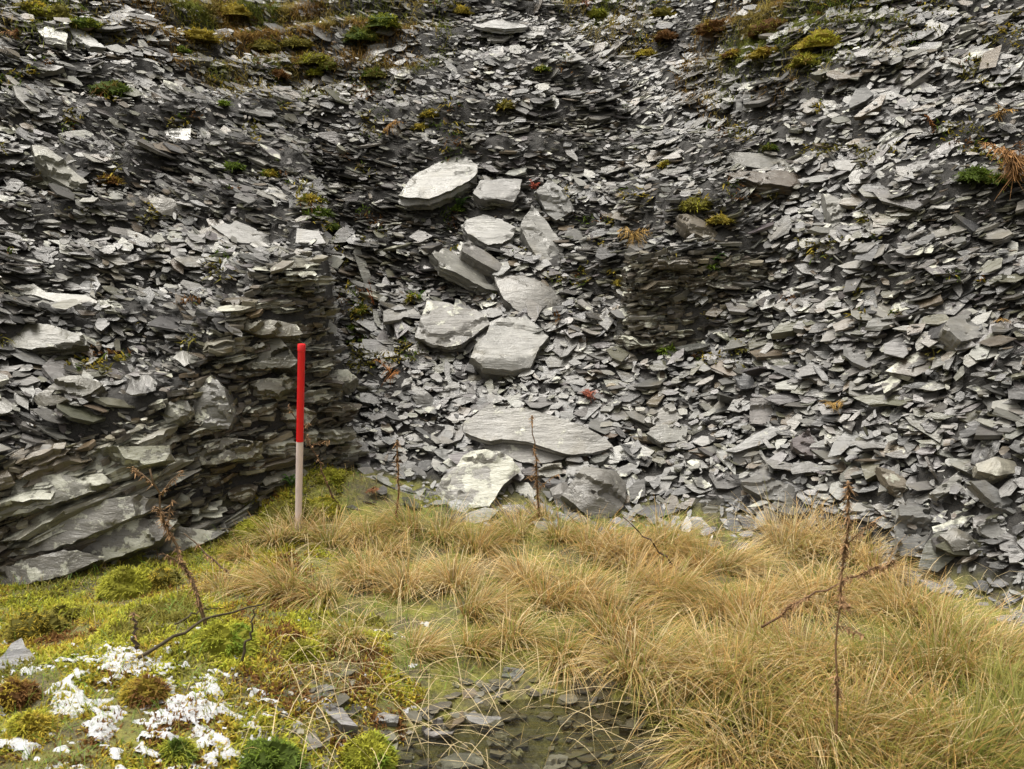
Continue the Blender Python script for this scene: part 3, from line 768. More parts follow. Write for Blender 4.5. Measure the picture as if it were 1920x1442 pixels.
for px, tilt, tint, lic_ in [
    ([(-30,875),(60,850),(200,836),(316,832),(322,858),(240,872),(100,888),(-30,896)], (.3,2.0), (.22,.215,.18), .62),
    ([(-30,908),(60,893),(186,884),(205,900),(130,935),(60,958),(-30,972)], (.3,1.6), (.23,.225,.19), .62),
    ([(-30,990),(120,950),(260,925),(298,940),(210,985),(100,1030),(-30,1046)], (.3,1.6), (.20,.19,.165), .5),
    ([(320,838),(430,820),(490,826),(480,850),(400,870),(330,868)], (.2,2.0), (.18,.165,.13), .55),
    ([(130,1010),(250,968),(330,975),(300,1012),(200,1050),(120,1066)], (.3,1.8), (.15,.14,.12), .5),
    ([(440,595),(500,586),(548,592),(560,610),(490,622),(440,612)], (.0,1.6), (.20,.185,.14), .4),
    ([(437,652),(480,625),(520,627),(557,673),(540,687),(477,691),(443,672)], (.0,2.2), (.085,.08,.05), .1),
    ([(445,722),(530,700),(556,712),(520,738),(445,742)], (.15,2.0), (.19,.18,.14), .45),
    ([(250,1025),(330,988),(420,992),(380,1018),(280,1060)], (.3,1.8), (.17,.165,.145), .55),
    ([(-30,1068),(120,1030),(195,1042),(120,1078),(-30,1112)], (.3,1.8), (.16,.15,.125), .45),
    ([(500,770),(560,758),(590,770),(570,792),(505,795)], (.0,2.0), (.15,.125,.09), .4),
    ([(590,700),(650,690),(668,705),(640,725),(592,722)], (.0,2.0), (.22,.21,.17), .55)]:
    wall_slab(px, tilt, .24, tint, lic_, .13 if px[0][0] < 0 or px[0][0] == 130 else .08)
def chinking(root, line, z0, hfun, batter, n, r):
    """the small packing slates between the wall stones"""
    line = np.array(line); seg = np.linalg.norm(np.diff(line, axis=0), axis=1); S = np.concatenate([[0], np.cumsum(seg)])
    s_ = r.uniform(0, S[-1], n); x = np.interp(s_, S, line[:, 0]); y = np.interp(s_, S, line[:, 1])
    k = np.clip(np.searchsorted(S, s_) - 1, 0, len(seg) - 1); t = (line[k + 1] - line[k]) / seg[k][:, None]
    hh = np.array([hfun(q) for q in s_]); z = r.random(n) * (hh + .06)
    P = np.stack([x + -t[:, 1] * (batter * z + .03), y + t[:, 0] * (batter * z + .03), z0(x, y) + z], -1)
    P[:, :2] += np.stack([t[:, 1], -t[:, 0]], -1) * r.uniform(-.07, .035, n)[:, None]
    nr = np.stack([r.normal(0, .18, n) - .12, r.normal(-.1, .15, n), np.ones(n)], -1); nr /= np.linalg.norm(nr, axis=1, keepdims=True)
    A = np.clip(np.exp(r.normal(np.log(.038), .4, n)), .015, .1)
    me = scatter_slates('packing_slates', P - np.array(root.location), nr, A, A * r.uniform(.5, .9, n), np.clip(A * r.uniform(.15, .5, n), .005, .035), r.normal(0, .6, n), random_tints(n, r, .2) * np.array([1, .93, .78]), np.where(r.random(n) < .5, r.uniform(.1, .5, n), 0), r, 6)
    tag(link('packing_slates', me, root), kind='stuff')
chinking(lw, wpts, lambda x, y: ground0(x, y) - .06, wh, .16, 2600, np.random.default_rng(6))
chinking(rw, [(.66, 6.1), (.72, 5.68), (1.0, 5.60), (1.25, 5.60), (1.5, 5.62), (1.85, 5.72)], lambda x, y: .70 + .05 * x, lambda s: .54 - .2 * max(0, s - .9), .2, 1500, np.random.default_rng(8))
print('wall stones', nst, nst2)
LAND += [(560, 760, 'the red and white rod'), (1300, 585, 'the wall remnant')]

# ------------------------------------------------------------------ slate lie: how the plates bed
def lie(x, y, r, n, jit=0.2, wild=0.06):
    z = H(x, y)
    low = sstep(1.6, 0.5, z) if False else 1 - sstep(0.5, 1.6, z)
    tx = -0.34 * np.clip(-(x - 0.1) / 2.0, -1, 1) * -1 * -1
    tx = 0.36 * np.clip(-(x - 0.1) / 1.6, -1, 1) + 0.34 * fbm(x * 1.3, y * 1.3, 61, 3)
    ty = 0.40 + 0.12 * low * (x > -0.9) + 0.14 * sstep(5.5, 8.5, y) + 0.46 * fbm(x * 1.5 + 9, y * 2.2, 63, 3)
    j = np.where(r.random(n) < wild, 0.7, jit)
    nr = np.stack([tx + r.normal(0, 1, n) * j, -(ty + r.normal(0, 1, n) * j), np.ones(n)], -1)
    return nr / np.linalg.norm(nr, axis=1, keepdims=True)

def keep_off(P, margin=0.0, above=0.22, below=0.03):
    ok = np.ones(len(P), bool)
    for Rm, O, loc, th in KEEP:
        q = (P - O) @ Rm
        c = loc.mean(0)
        big = np.abs(q[:, 0] - c[0]) + np.abs(q[:, 1] - c[1]) < 2.0
        sc = (loc - c) * (0.97 + margin) + c
        m = big & (q[:, 2] > -below) & (q[:, 2] < above)
        if m.any():
            ok[m] &= ~inpoly(sc, q[m, 0], q[m, 1])
    return ok

TURF = [(420,30,120,50),(560,25,120,45),(680,50,90,60),(480,82,60,40),(350,55,70,45),(1420,40,140,55),(1560,20,90,30),(90,18,90,25),(1400,75,60,25),(1130,25,50,20)]     # grassy turf high on the tip (u, v, half width, half height)
def turf(u, v):
    m = np.zeros(u.shape)
    for a, b, c, d in TURF: m = np.maximum(m, 1 - np.sqrt(((u - a) / c) ** 2 + ((v - b) / d) ** 2))
    return m
def on_turf_world(P):
    m = np.zeros(len(P))
    for c, rx in TURFW: m = np.maximum(m, 1 - np.sqrt(((P[:, 0] - c[0]) / rx[0]) ** 2 + ((P[:, 1] - c[1]) / rx[1]) ** 2))
    return m
TURFW = []
for a, b, c, d in TURF:
    p = hit([a, a + c, a], [b, b, b + d])
    TURFW.append((p[0], (abs(p[1][0] - p[0][0]), max(.3, abs(p[2][1] - p[0][1]) * 1.2))))

def scree(n, r, size0, tmul, off, jit, wild):
    # denser where the slope is nearer; covers a margin beyond the picture too
    y = 2.6 + (12.5 - 2.6) * r.random(int(n * 6)) ** 0.9
    x = (r.random(len(y)) * 2 - 1) * (0.60 * y + 0.35)
    h = hills(x, y)
    e = 0.04
    g = np.abs(hills(x, y + e) - h) / e
    foot = (x > -.75) & (y > scfoot(x) - .42 * r.random(len(y)) ** 1.4)
    ok = ((h > 0.02) & (g > 0.02) | foot) & (r.random(len(y)) < np.clip((1 + g * g) / 4.0, 0, 1))
    onwall = (x < edge_left(y) + .02) & (y - wallfoot(x) < np.where(x < -1.45, 0.15, 0.25)) & (x > -2.8)
    ok &= ~onwall
    rw_ = (x > .72) & (x < 1.25) & (y > 5.57) & (y < 5.64)
    ok &= ~rw_
    x, y = x[ok][:n], y[ok][:n]
    n = len(x)
    z = H(x, y)
    nr = lie(x, y, r, n, jit, wild)
    A = np.exp(r.normal(np.log(size0), 0.5, n)) * (1.0 + 0.10 * (1 - sstep(4, 6, y)))
    A = A * (1 + .5 * fbm(x * 1.1 + 5, y * 1.1, 71, 3))               # coarse and fine bands
    A = A * (1 - .16 * sstep(.3, 1.0, x))
    A = np.clip(A, 0.012, 0.16)
    B = A * r.uniform(0.26, 0.72, n)
    T = np.clip(A * np.exp(r.normal(np.log(0.13), 0.5, n)) * tmul, 0.004, 0.06)
    P = np.stack([x, y, z], -1) + nr * r.uniform(off[0], off[1], n)[:, None]
    tm = on_turf_world(P)
    ok = keep_off(P) & ((tm < 0.3) | (r.random(n) < 0.55))
    yaw = r.normal(0, 0.8, n)
    return [q[ok] for q in (P, nr, A, B, T, yaw)]

parts = []
r = np.random.default_rng(21)
a = scree(26000, r, 0.048, .9, (-0.065, 0.0), 0.13, 0.02)
b = scree(29000, r, 0.040, 0.8, (-0.03, 0.028), 0.15, 0.04)
c_ = scree(20000, r, 0.024, 0.8, (-0.02, 0.035), 0.20, 0.07)
P, nr, A, B, T, yaw = [np.concatenate(q) for q in zip(a, b, c_)]
n = len(P)
lic = np.where(r.random(n) < 0.22, r.uniform(0.1, 0.45, n), 0.0)
tints = random_tints(n, r)
print('scree', n, len(a[0]), len(b[0]), len(c_[0]))
tag(link('slate_scree', scatter_slates('slate_scree', P, nr, A, B, T, yaw, tints, lic, r, 6)), 'loose grey slate waste covering the whole slope', None, None, 'stuff')

SLAB_TONE = 1.0
# ------------------------------------------------------------------ labels that single out one thing by its look and its neighbour
USED = {}
def where(u, v, skip=None):
    out = []
    for a, b, ph in LAND:
        if ph == skip: continue
        du, dv = u - a, v - b
        d = math.hypot(du, dv * 1.2)
        if abs(dv) > abs(du) * 0.8: rel = 'above' if dv < 0 else 'below'
        else: rel = 'left of' if du < 0 else 'right of'
        out.append((d, rel, ph))
    out.sort()
    return out
def unique_label(forms, u, v):
    w = where(u, v)
    for d, rel, ph in w[:4]:
        for f in forms:
            adv = 'just ' if d < 60 else ''
            lab = f'{f} {adv}{rel} {ph}'
            if len(lab.split()) <= 16 and lab not in USED:
                USED[lab] = 1
                return lab
    for f in forms:
        for i in range(3):
            for j in range(3):
                if i == j: continue
                lab = f'{f} {w[i][1]} {w[i][2]} and {w[j][1]} {w[j][2]}'
                if len(lab.split()) <= 16 and lab not in USED:
                    USED[lab] = 1
                    return lab
    return f'{forms[-1]} {w[0][1]} {w[0][2]}'

# ------------------------------------------------------------------ single loose slates: the largest of the waste
def loose_slates(n, r):
    got = []; tries = 0
    pts = []
    while len(pts) < n and tries < 20000:
        tries += 1
        u = r.uniform(-10, 1930); v = 5 + (1000 + 90 * (u > 1600) - 5) * r.random() ** 0.85
        if any(abs(u - a) < 52 and abs(v - b) < 30 for a, b in pts): continue
        p = hit([u], [v])[0]
        h = float(hills(p[:1], p[1:2])[0])
        if h < 0.06: continue
        if p[0] < float(edge_left(p[1])) + .05 and p[1] - float(wallfoot(p[0])) < 0.3: continue
        if .68 < p[0] < 1.55 and 5.45 < p[1] < 5.9: continue
        if on_turf_world(p[None])[0] > .1: continue
        if not keep_off(p[None], 0.35, .4, .25)[0]: continue
        pts.append((u, v)); got.append(p)
    for (u, v), p in zip(pts, got):
        x = np.array([p[0]]); y = np.array([p[1]])
        nr = lie(x, y, r, 1, 0.12, 0.05)[0]
        a = np.clip(np.exp(r.normal(np.log(.084), .28)), .05, .16) * (1.06 - 0.018 * p[1]) * (.85 if p[0] > .5 else 1.0)
        asp = r.uniform(0.28, 0.8)
        k = int(r.integers(4, 8))
        ang = (np.arange(k) + r.uniform(-.33, .33, k)) / k * 2 * math.pi
        rad = r.uniform(.72, 1.15, k)
        poly = np.column_stack([np.cos(ang) * rad * a, np.sin(ang) * rad * a * asp])
        th = float(np.clip(a * r.uniform(.06, .24), .008, .04))
        tone = r.choice(list(TONES), p=[.17, .40, .19, .08, .06, .10])
        tint = np.array(TONES[tone]) * r.uniform(.9, 1.15)
        lich = float(r.choice([0, 0, .25, .4]))
        me = slab_mesh('loose_slate', poly, th, r, tint, lich, m=22, rings=3, layers=2, jag=.035, under=r.uniform(.82, 1.0))
        o = link('loose_slate', me)
        yaw = r.normal(0, .7)
        Rm = frame(nr, (math.cos(yaw), math.sin(yaw), 0))
        o.matrix_world = Matrix.Translation(Vector(p) + Vector(nr) * (0.008 + th * .5)) @ Rm.to_4x4()
        shape = 'long narrow' if asp < .48 else ('broad' if a > .09 else 'stubby') if asp > .66 else 'angular'
        thick = 'thick' if th > .02 else 'thin'
        up = 'upright' if nr[2] < .62 else ('tilted' if nr[2] < .86 else 'flat-lying')
        lc = ' lichened' if lich > .3 else ''
        forms = [f'{shape} {tone}{lc} slate', f'{thick} {shape} {tone} slate', f'{up} {thick} {tone}{lc} slate', f'{up} {shape} {thick} {tone} slate']
        tag(o, unique_label(forms, u, v), 'slate', 'larger loose slates on the tip')
loose_slates(235, np.random.default_rng(99))

# ------------------------------------------------------------------ plants
def blades(P, D, L, bend, W, c0, c1, r, segs=4, face=None):
    """grass blades as tapering ribbons. P roots, D start directions (unit), bend: droop"""
    n = len(P)
    t = np.linspace(0, 1, segs + 1)
    hor = D.copy(); hor[:, 2] = 0
    hl = np.linalg.norm(hor, axis=1, keepdims=True); hor = hor / np.maximum(hl, 1e-5)
    V = np.zeros((n, segs + 1, 2, 3)); 
    side = np.cross(hor, np.array([0, 0, 1.0])); 
    rot = r.uniform(-1, 1, (n, 1))
    side = side + hor * rot; side /= np.linalg.norm(side, axis=1, keepdims=True)
    for i, tt in enumerate(t):
        pos = P + D * (L * tt)[:, None] + hor * (L * bend * 0.55 * tt ** 2)[:, None] - np.array([0, 0, 1.0]) * (L * bend * 0.75 * tt ** 2.2)[:, None]
        w = (W * (1 - tt) ** 0.7 * 0.5 + 0.0002)[:, None]
        V[:, i, 0] = pos - side * w; V[:, i, 1] = pos + side * w
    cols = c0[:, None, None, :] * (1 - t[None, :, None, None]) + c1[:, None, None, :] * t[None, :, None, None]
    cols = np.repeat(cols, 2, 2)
    m = (segs + 1) * 2
    pat = np.concatenate([[2 * i, 2 * i + 1, 2 * i + 3, 2 * i + 2] for i in range(segs)])
    loops = (np.arange(n)[:, None] * m + pat[None]).ravel()
    starts = np.arange(n * segs) * 4
    return V.reshape(-1, 3), loops, starts, cols.reshape(-1, 3)

STRAW = np.array([.86, .60, .26]); STRAW2 = np.array([.68, .42, .15]); PALE = np.array([.96, .78, .46])
GREEN = np.array([.19, .24, .05]); OLIVE = np.array([.34, .32, .08]); BRIGHT = np.array([.17, .32, .035])

def grass_cols(n, r, green):
    k = r.random(n)
    base = np.where((k < .45)[:, None], STRAW, np.where((k < .66)[:, None], STRAW2, PALE))
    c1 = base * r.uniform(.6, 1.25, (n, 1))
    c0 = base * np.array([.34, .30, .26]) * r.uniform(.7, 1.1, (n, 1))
    g = r.random(n) < green
    c1[g] = (OLIVE * r.uniform(.8, 1.5, (g.sum(), 1))); c0[g] = GREEN * r.uniform(.6, 1.1, (g.sum(), 1))
    g2 = r.random(n) < .3
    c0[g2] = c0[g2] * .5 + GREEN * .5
    return c0, c1

def tussock(u, v, size, green, lean, r, nb=520):
    p = hit([u], [v])[0]
    n = nb
    a = r.uniform(0, 2 * math.pi, n); rr = 0.075 * size * np.sqrt(r.random(n))
    Pn = np.stack([np.cos(a) * rr, np.sin(a) * rr, np.full(n, -.02)], -1)
    tilt = np.abs(r.normal(0, .24, n)) + rr / (0.075 * size) * .20
    a2 = a + r.normal(0, .6, n)
    D = np.stack([np.cos(a2) * np.sin(tilt) + lean[0] * .45, np.sin(a2) * np.sin(tilt) + lean[1] * .4, np.cos(tilt)], -1)
    D /= np.linalg.norm(D, axis=1, keepdims=True)
    L = size * (.09 + .27 * r.random(n) ** 1.1)
    bend = r.uniform(.2, 1.05, n)
    W = r.uniform(.0024, .0052, n)
    c0, c1 = grass_cols(n, r, green)
    hue = r.choice([0, 1, 2], p=[.5, .25, .25])
    c1 = c1 * np.array([[1, 1, 1], [1.08, 1.12, 1.2], [.86, .80, .70]])[hue]
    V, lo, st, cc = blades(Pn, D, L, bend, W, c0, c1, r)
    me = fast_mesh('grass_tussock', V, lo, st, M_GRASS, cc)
    o = link('grass_tussock', me, None, (p[0], p[1], p[2]))
    return o, ['golden', 'pale blond', 'tawny brown'][hue]

TUSS = [(515,1015,.62),(455,1045,.58),(475,1095,.7),(415,1110,.55),(600,965,.5),(560,1005,.75),(620,1020,.8),(690,1010,.9),(760,1000,1),(830,1010,.9),(900,1030,.9),(960,1005,1),(1010,985,.9),(1050,1010,.8),(1120,1040,.9),(1170,1060,.9),(1210,1040,.9),(1255,1035,1),(1310,1070,.9),(1375,1070,.9),(1480,1040,1.2),(1535,1030,1.3),(1600,1050,1.1),(1645,1080,1),
 (530,1110,1),(600,1120,.9),(680,1090,.9),(760,1110,1),(850,1100,1),(895,1150,1),(980,1090,.9),(1030,1130,1),(1095,1130,.9),(1200,1120,1.1),(1255,1125,1.1),(1330,1150,1),(1400,1170,1),(1455,1130,.9),(1530,1140,1),(1590,1120,1),(1680,1150,1.1),(1725,1170,1.1),(1790,1210,1.2),
 (650,1200,.5),(785,1225,.6),(890,1215,.55),(965,1200,.75),(1060,1240,.9),(1190,1262,1.1),(1260,1270,1),(1340,1280,1.1),(1420,1280,1),(1500,1270,1.1),(1580,1260,1),(1650,1280,1),(1745,1265,1.1),(1835,1270,1.1),(1905,1250,1.2),(1880,1320,1),
 (1265,1345,.8),(1335,1425,1.2),(1405,1450,1.2),(1450,1370,1),(1545,1380,1.1),(1620,1410,1.1),(1705,1375,1),(1785,1420,1.1),(1865,1450,1.1),(1375,1340,1),(1690,1480,1.2),(1560,1480,1.2),(1930,1400,1.2),(1150,1190,.9),(720,1040,.7),(1420,1220,.9)]
r = np.random.default_rng(314)
DOCKS_L = [(1575,1170,'the tall dead dock stalk'), (1005,870,'the slender dead stalk by the lens slab'), (330,1050,'the dead dock by the wall'), (900,1380,'the pool'), (300,1330,'the snow patch')]
LAND_T = [l for l in LAND if l[2] in ('the ridged boulder', 'the lichen-covered boulder', 'the tall rectangular slab', 'the broad oval slab', 'the whitish half buried stone', 'the red and white rod', 'the orange stained slab', 'the rough grey block')] + DOCKS_L + [(1450,1140,'the broken dock stem'), (1225,1020,'the dark leaning twig'), (1870,1330,'the bright green patch')]
KEEP_LAND = LAND
LAND = LAND_T
for u, v, s in TUSS:
    g = .07 + .40 * float(vnoise(u / 160.0, v / 90.0, 8)) + (.08 if v > 1180 or u < 700 else 0) + (.08 if v > 1250 and u > 1300 else 0) + (.45 if v > 1300 and u > 1800 else 0)
    s2 = s * r.uniform(.78, 1.08)
    o, hue = tussock(u, v, s2, g, (r.normal(.1, .5), r.normal(-.2, .4)), r, int(400 + 130 * s))
    tone = 'greenish' if g > .36 else ('mixed straw and green' if g > .20 else 'dry straw-coloured')
    sz = 'tall' if s2 > 1.05 else ('small' if s2 < .80 else 'medium')
    tag(o, unique_label([f'{tone} grass tussock', f'{sz} {tone} grass tussock', f'{sz} {hue} grass tussock', f'{sz} {hue} tussock of {tone} grass'], u, v - 30 * s), 'tussock', 'tussocks of moor grass at the foot of the tip')
LAND = KEEP_LAND

def marsh(x, y):
    return hills(x, y)

def ground_grass(n, r):
    y = 2.0 + 3.4 * r.random(n) ** 1.1; x = (r.random(n) * 2 - 1) * (0.62 * y + .3)
    h = hills(x, y)
    z = ground0(x, y)
    dens = 0.25 + .75 * sstep(-.2, .5, fbm(x * 3, y * 3, 91, 3))
    left = sstep(-.5, -1.1, x) if False else 1 - sstep(-1.1, -.5, x)
    pool = sstep(-.055, -.01, z)
    ok = (h < .03) & (r.random(n) < dens * (1 - .5 * left) * (0.06 + .94 * pool))
    x, y, z = x[ok], y[ok], z[ok]; n = len(x)
    a = r.uniform(0, 2 * math.pi, n); tilt = np.abs(r.normal(0, .6, n))
    D = np.stack([np.cos(a) * np.sin(tilt), np.sin(a) * np.sin(tilt), np.cos(tilt)], -1)
    L = r.uniform(.03, .12, n); W = r.uniform(.0018, .0034, n)
    gn = fbm(x * 1.5, y * 1.5, 95, 3)
    green = np.clip(.75 + .8 * gn + .25 * (x < -.2), .1, .95)
    c0, c1 = grass_cols(n, r, 0.0)
    gp = np.exp(-(((x - 1.62) / .28) ** 2 + ((y - 2.65) / .35) ** 2)) + np.exp(-(((x - .55) / .18) ** 2 + ((y - 3.6) / .14) ** 2))
    L = L * (1 + .5 * np.clip(gp, 0, 1))
    g = r.random(n) < np.maximum(green, gp)
    br = (r.random(n) < .35 + .6 * gp)
    c1[g] = np.where(br[g][:, None], BRIGHT * 1.3, OLIVE * 1.1) * r.uniform(.7, 1.4, (g.sum(), 1)); c0[g] = GREEN * r.uniform(.5, 1, (g.sum(), 1))
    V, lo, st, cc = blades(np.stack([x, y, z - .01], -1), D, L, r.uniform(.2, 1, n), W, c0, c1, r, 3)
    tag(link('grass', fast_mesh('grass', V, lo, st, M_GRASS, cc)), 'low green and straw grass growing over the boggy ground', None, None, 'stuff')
ground_grass(95000, np.random.default_rng(17))

def long_straws(n, r):
    pts = hit(r.uniform(480, 1925, n), r.uniform(1000, 1440, n))
    h = hills(pts[:, 0], pts[:, 1]); pts = pts[h < .05]; n = len(pts)
    a = r.uniform(0, 2 * math.pi, n); tilt = r.uniform(.2, 1.1, n)
    D = np.stack([np.cos(a) * np.sin(tilt), np.sin(a) * np.sin(tilt), np.cos(tilt)], -1)
    c = PALE * r.uniform(.7, 1.15, (n, 1))
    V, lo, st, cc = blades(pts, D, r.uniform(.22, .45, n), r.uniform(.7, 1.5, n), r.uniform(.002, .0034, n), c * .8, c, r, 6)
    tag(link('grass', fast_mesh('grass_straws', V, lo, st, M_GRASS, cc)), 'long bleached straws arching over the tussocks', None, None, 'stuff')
long_straws(520, np.random.default_rng(18))

def hill_grass(n, r):
    V_ = []; Ps = []
    for (c, rx) in TURFW:
        m = int(n * rx[0] * rx[1] / sum(q[1][0] * q[1][1] for q in TURFW))
        a = r.uniform(0, 2 * math.pi, m); rr = r.random(m) ** .75 * 1.9
        x = c[0] + np.cos(a) * rr * rx[0]; y = c[1] + np.sin(a) * rr * rx[1]
        Ps.append(np.stack([x, y, H(x, y) - .05], -1))
    P = np.concatenate(Ps)
    k = fbm(P[:, 0] * 4, P[:, 1] * 4, 51, 3) > -.12 - .5 * r.random(len(P))
    P = P[k]; n = len(P)
    a = r.uniform(0, 2 * math.pi, n); tilt = np.abs(r.normal(.3, .45, n))
    D = np.stack([np.cos(a) * np.sin(tilt), np.sin(a) * np.sin(tilt) - .35, np.cos(tilt)], -1); D /= np.linalg.norm(D, axis=1, keepdims=True)
    gn = fbm(P[:, 0] * 2.2, P[:, 1] * 2.2, 53, 3)
    c = np.where((gn < -.15)[:, None], np.array([.30, .19, .06]), np.where((gn < .2)[:, None], np.array([.36, .29, .09]), np.array([.19, .21, .045]))) * r.uniform(.6, 1.35, (n, 1))
    V, lo, st, cc = blades(P, D, r.uniform(.05, .14, n), r.uniform(.3, 1, n), r.uniform(.004, .008, n), c * .5, c, r, 3)
    tag(link('grass', fast_mesh('grass_turf', V, lo, st, M_GRASS, cc)), 'olive brown turf growing high on the tip', None, None, 'stuff')
hill_grass(52000, np.random.default_rng(19))

def slope_moss(n, r):
    # moss creeping between the slates: under the turf and along the brow of the gully
    u = r.uniform(0, 1920, n); v = r.uniform(0, 700, n)
    f = fbm(u / 70.0, v / 40.0, 151, 3)
    brow = np.exp(-(((u - np.interp(v, [250, 360, 460, 560, 680], [470, 560, 630, 668, 668])) / 22) ** 2)) * (v > 230)
    want = .42 * turf(u, v).clip(0, 1) + .30 * np.exp(-v / 90.0) * (np.abs(u - 1000) > 120) + .62 * brow
    ok = f + want > .46
    u, v = u[ok], v[ok]
    P = hit(u, v); n = len(P)
    nr = Hn(P[:, 0], P[:, 1])
    D = nr + r.normal(0, .5, (n, 3)); D /= np.linalg.norm(D, axis=1, keepdims=True)
    k = fbm(u / 45.0, v / 30.0, 153, 2)
    c = np.where((k < -.15)[:, None], MC['olive'], np.where((k < .1)[:, None], MC['golden'], np.where((k < .4)[:, None], MC['green'], MC['reddish brown']))) * r.uniform(.5, 1.1, (n, 1))
    V, lo, st, cc = blades(P + nr * .01, D, r.uniform(.02, .055, n), r.uniform(.1, .9, n), r.uniform(.009, .018, n), c * .55, c, r, 2)
    tag(link('moss', fast_mesh('moss_on_slates', V, lo, st, M_MOSS, cc)), 'moss creeping between the slates high on the tip', None, None, 'stuff')

# ---- moss cushions
MC = {'yellow-green': (.50, .50, .06), 'olive': (.25, .225, .045), 'green': (.13, .19, .03), 'reddish brown': (.23, .115, .04), 'bright green': (.24, .34, .04), 'golden': (.54, .42, .06)}
def cushion_mesh(R, r, c, c2, flat=.55, sprig=520, leaf=.02):
    n = 14; m = 9; V = []; 
    sd = int(r.integers(1, 999))
    for j in range(m):
        ph = (j / (m - 1)) * math.pi * .55
        th = np.arange(n) / n * 2 * math.pi
        rad = R * (1 + .5 * fbm(np.cos(th) * 1.8 + sd, np.sin(th) * 1.8 + ph * 2.4, sd, 3))
        V.append(np.stack([np.cos(th) * np.sin(ph) * rad, np.sin(th) * np.sin(ph) * rad * .85, np.cos(ph) * rad * flat], -1))
    V = np.concatenate(V)
    loops = []
    for j in range(m - 1):
        for i in range(n): loops += [j * n + i, (j + 1) * n + i, (j + 1) * n + (i + 1) % n, j * n + (i + 1) % n]
    ncol = np.tile(np.array(c) * .45, (len(V), 1))
    k = sprig
    ph = np.arccos(1 - r.random(k) * 1.15) ; th = r.uniform(0, 2 * math.pi, k)
    rad = R * (1 + .5 * fbm(np.cos(th) * 1.8 + sd, np.sin(th) * 1.8 + ph * 2.4, sd, 3))
    P = np.stack([np.cos(th) * np.sin(ph) * rad, np.sin(th) * np.sin(ph) * rad * .85, np.cos(ph) * rad * flat], -1)
    D = np.stack([np.cos(th) * np.sin(ph), np.sin(th) * np.sin(ph), np.cos(ph) + .3], -1) + r.normal(0, .45, (k, 3))
    D /= np.linalg.norm(D, axis=1, keepdims=True)
    mixv = np.clip(fbm(P[:, 0] * 12 / max(R * 8, .3) + sd, P[:, 1] * 12 / max(R * 8, .3), sd + 3, 2) * 1.6 + .4, 0, 1)[:, None]
    cc = (np.array(c) * (1 - mixv) + np.array(c2) * mixv) * r.uniform(.6, 1.4, (k, 1))
    Vb, lb, sb, cb = blades(P - D * leaf * .3, D, r.uniform(.6, 1.5, k) * leaf, r.uniform(.1, .8, k), r.uniform(.25, .5, k) * leaf, cc * .5, cc, r, 2)
    verts = np.concatenate([V, Vb]); lo = np.concatenate([np.array(loops), lb + len(V)])
    st = np.concatenate([np.arange(len(loops) // 4) * 4, sb + len(loops)])
    return fast_mesh('moss_cushion', verts, lo, st, M_MOSS, np.concatenate([ncol, cb]))

CUSH = [(490,80,28,'olive','golden'),(590,105,30,'olive','yellow-green'),(615,120,20,'olive','green'),(215,160,36,'green','reddish brown'),(523,134,20,'reddish brown','olive'),(700,132,24,'olive','green'),(590,132,17,'yellow-green','green'),
 (805,208,19,'olive','golden'),(948,193,18,'olive','golden'),(788,234,14,'golden','olive'),(1540,68,44,'golden','yellow-green'),(1513,106,30,'yellow-green','reddish brown'),(1437,92,26,'golden','reddish brown'),(1375,97,20,'reddish brown','golden'),
 (1305,376,30,'olive','yellow-green'),(1348,406,22,'golden','olive'),(1252,302,18,'golden','yellow-green'),(1830,320,32,'green','bright green'),(1872,330,20,'green','olive'),(775,552,14,'golden','bright green'),(1330,492,15,'bright green','green'),(205,332,20,'reddish brown','golden'),
 (585,368,20,'golden','green'),(600,392,22,'green','bright green'),(614,418,20,'green','golden'),(626,446,16,'bright green','golden'),(505,320,17,'golden','green'),(438,306,18,'green','bright green'),(858,386,14,'green','bright green'),(678,575,18,'golden','green'),(664,608,12,'bright green','green'),(1445,45,40,'reddish brown','olive'),(1118,22,24,'yellow-green','green'),(1250,62,24,'reddish brown','olive'),(1212,96,18,'golden','yellow-green'),(865,16,20,'golden','olive'),
 (100,22,42,'olive','yellow-green'),(160,38,26,'green','yellow-green'),(60,8,30,'olive','golden'),(1172,524,17,'golden','olive'),(1442,272,13,'green','olive'),(1250,648,18,'green','bright green'),(420,190,10,'bright green','green'),(680,60,34,'green','olive'),(720,35,34,'green','yellow-green'),(555,75,26,'olive','golden'),
 (375,60,30,'golden','olive'),(1015,125,12,'green','yellow-green'),(1245,20,22,'olive','golden'),(340,90,14,'bright green','green'),(440,15,30,'golden','olive'),(1340,45,30,'reddish brown','golden'),
 (240,1085,48,'yellow-green','olive'),(305,1080,36,'olive','golden'),(75,1170,56,'olive','golden'),(125,1150,40,'olive','yellow-green'),(620,885,28,'yellow-green','olive'),(555,945,46,'olive','yellow-green'),(490,980,40,'yellow-green','olive'),(610,940,34,'yellow-green','golden'),(500,1420,64,'green','bright green'),(690,1405,50,'yellow-green','bright green'),(415,1195,56,'yellow-green','bright green'),(30,1290,46,'reddish brown','golden'),(270,1285,44,'golden','reddish brown'),(560,1215,40,'yellow-green','olive'),(60,1350,40,'golden','yellow-green'),(330,1400,34,'green','yellow-green')]
r = np.random.default_rng(77)
ph_ = hit([c[0] for c in CUSH], [c[1] + c[2] * .4 for c in CUSH])
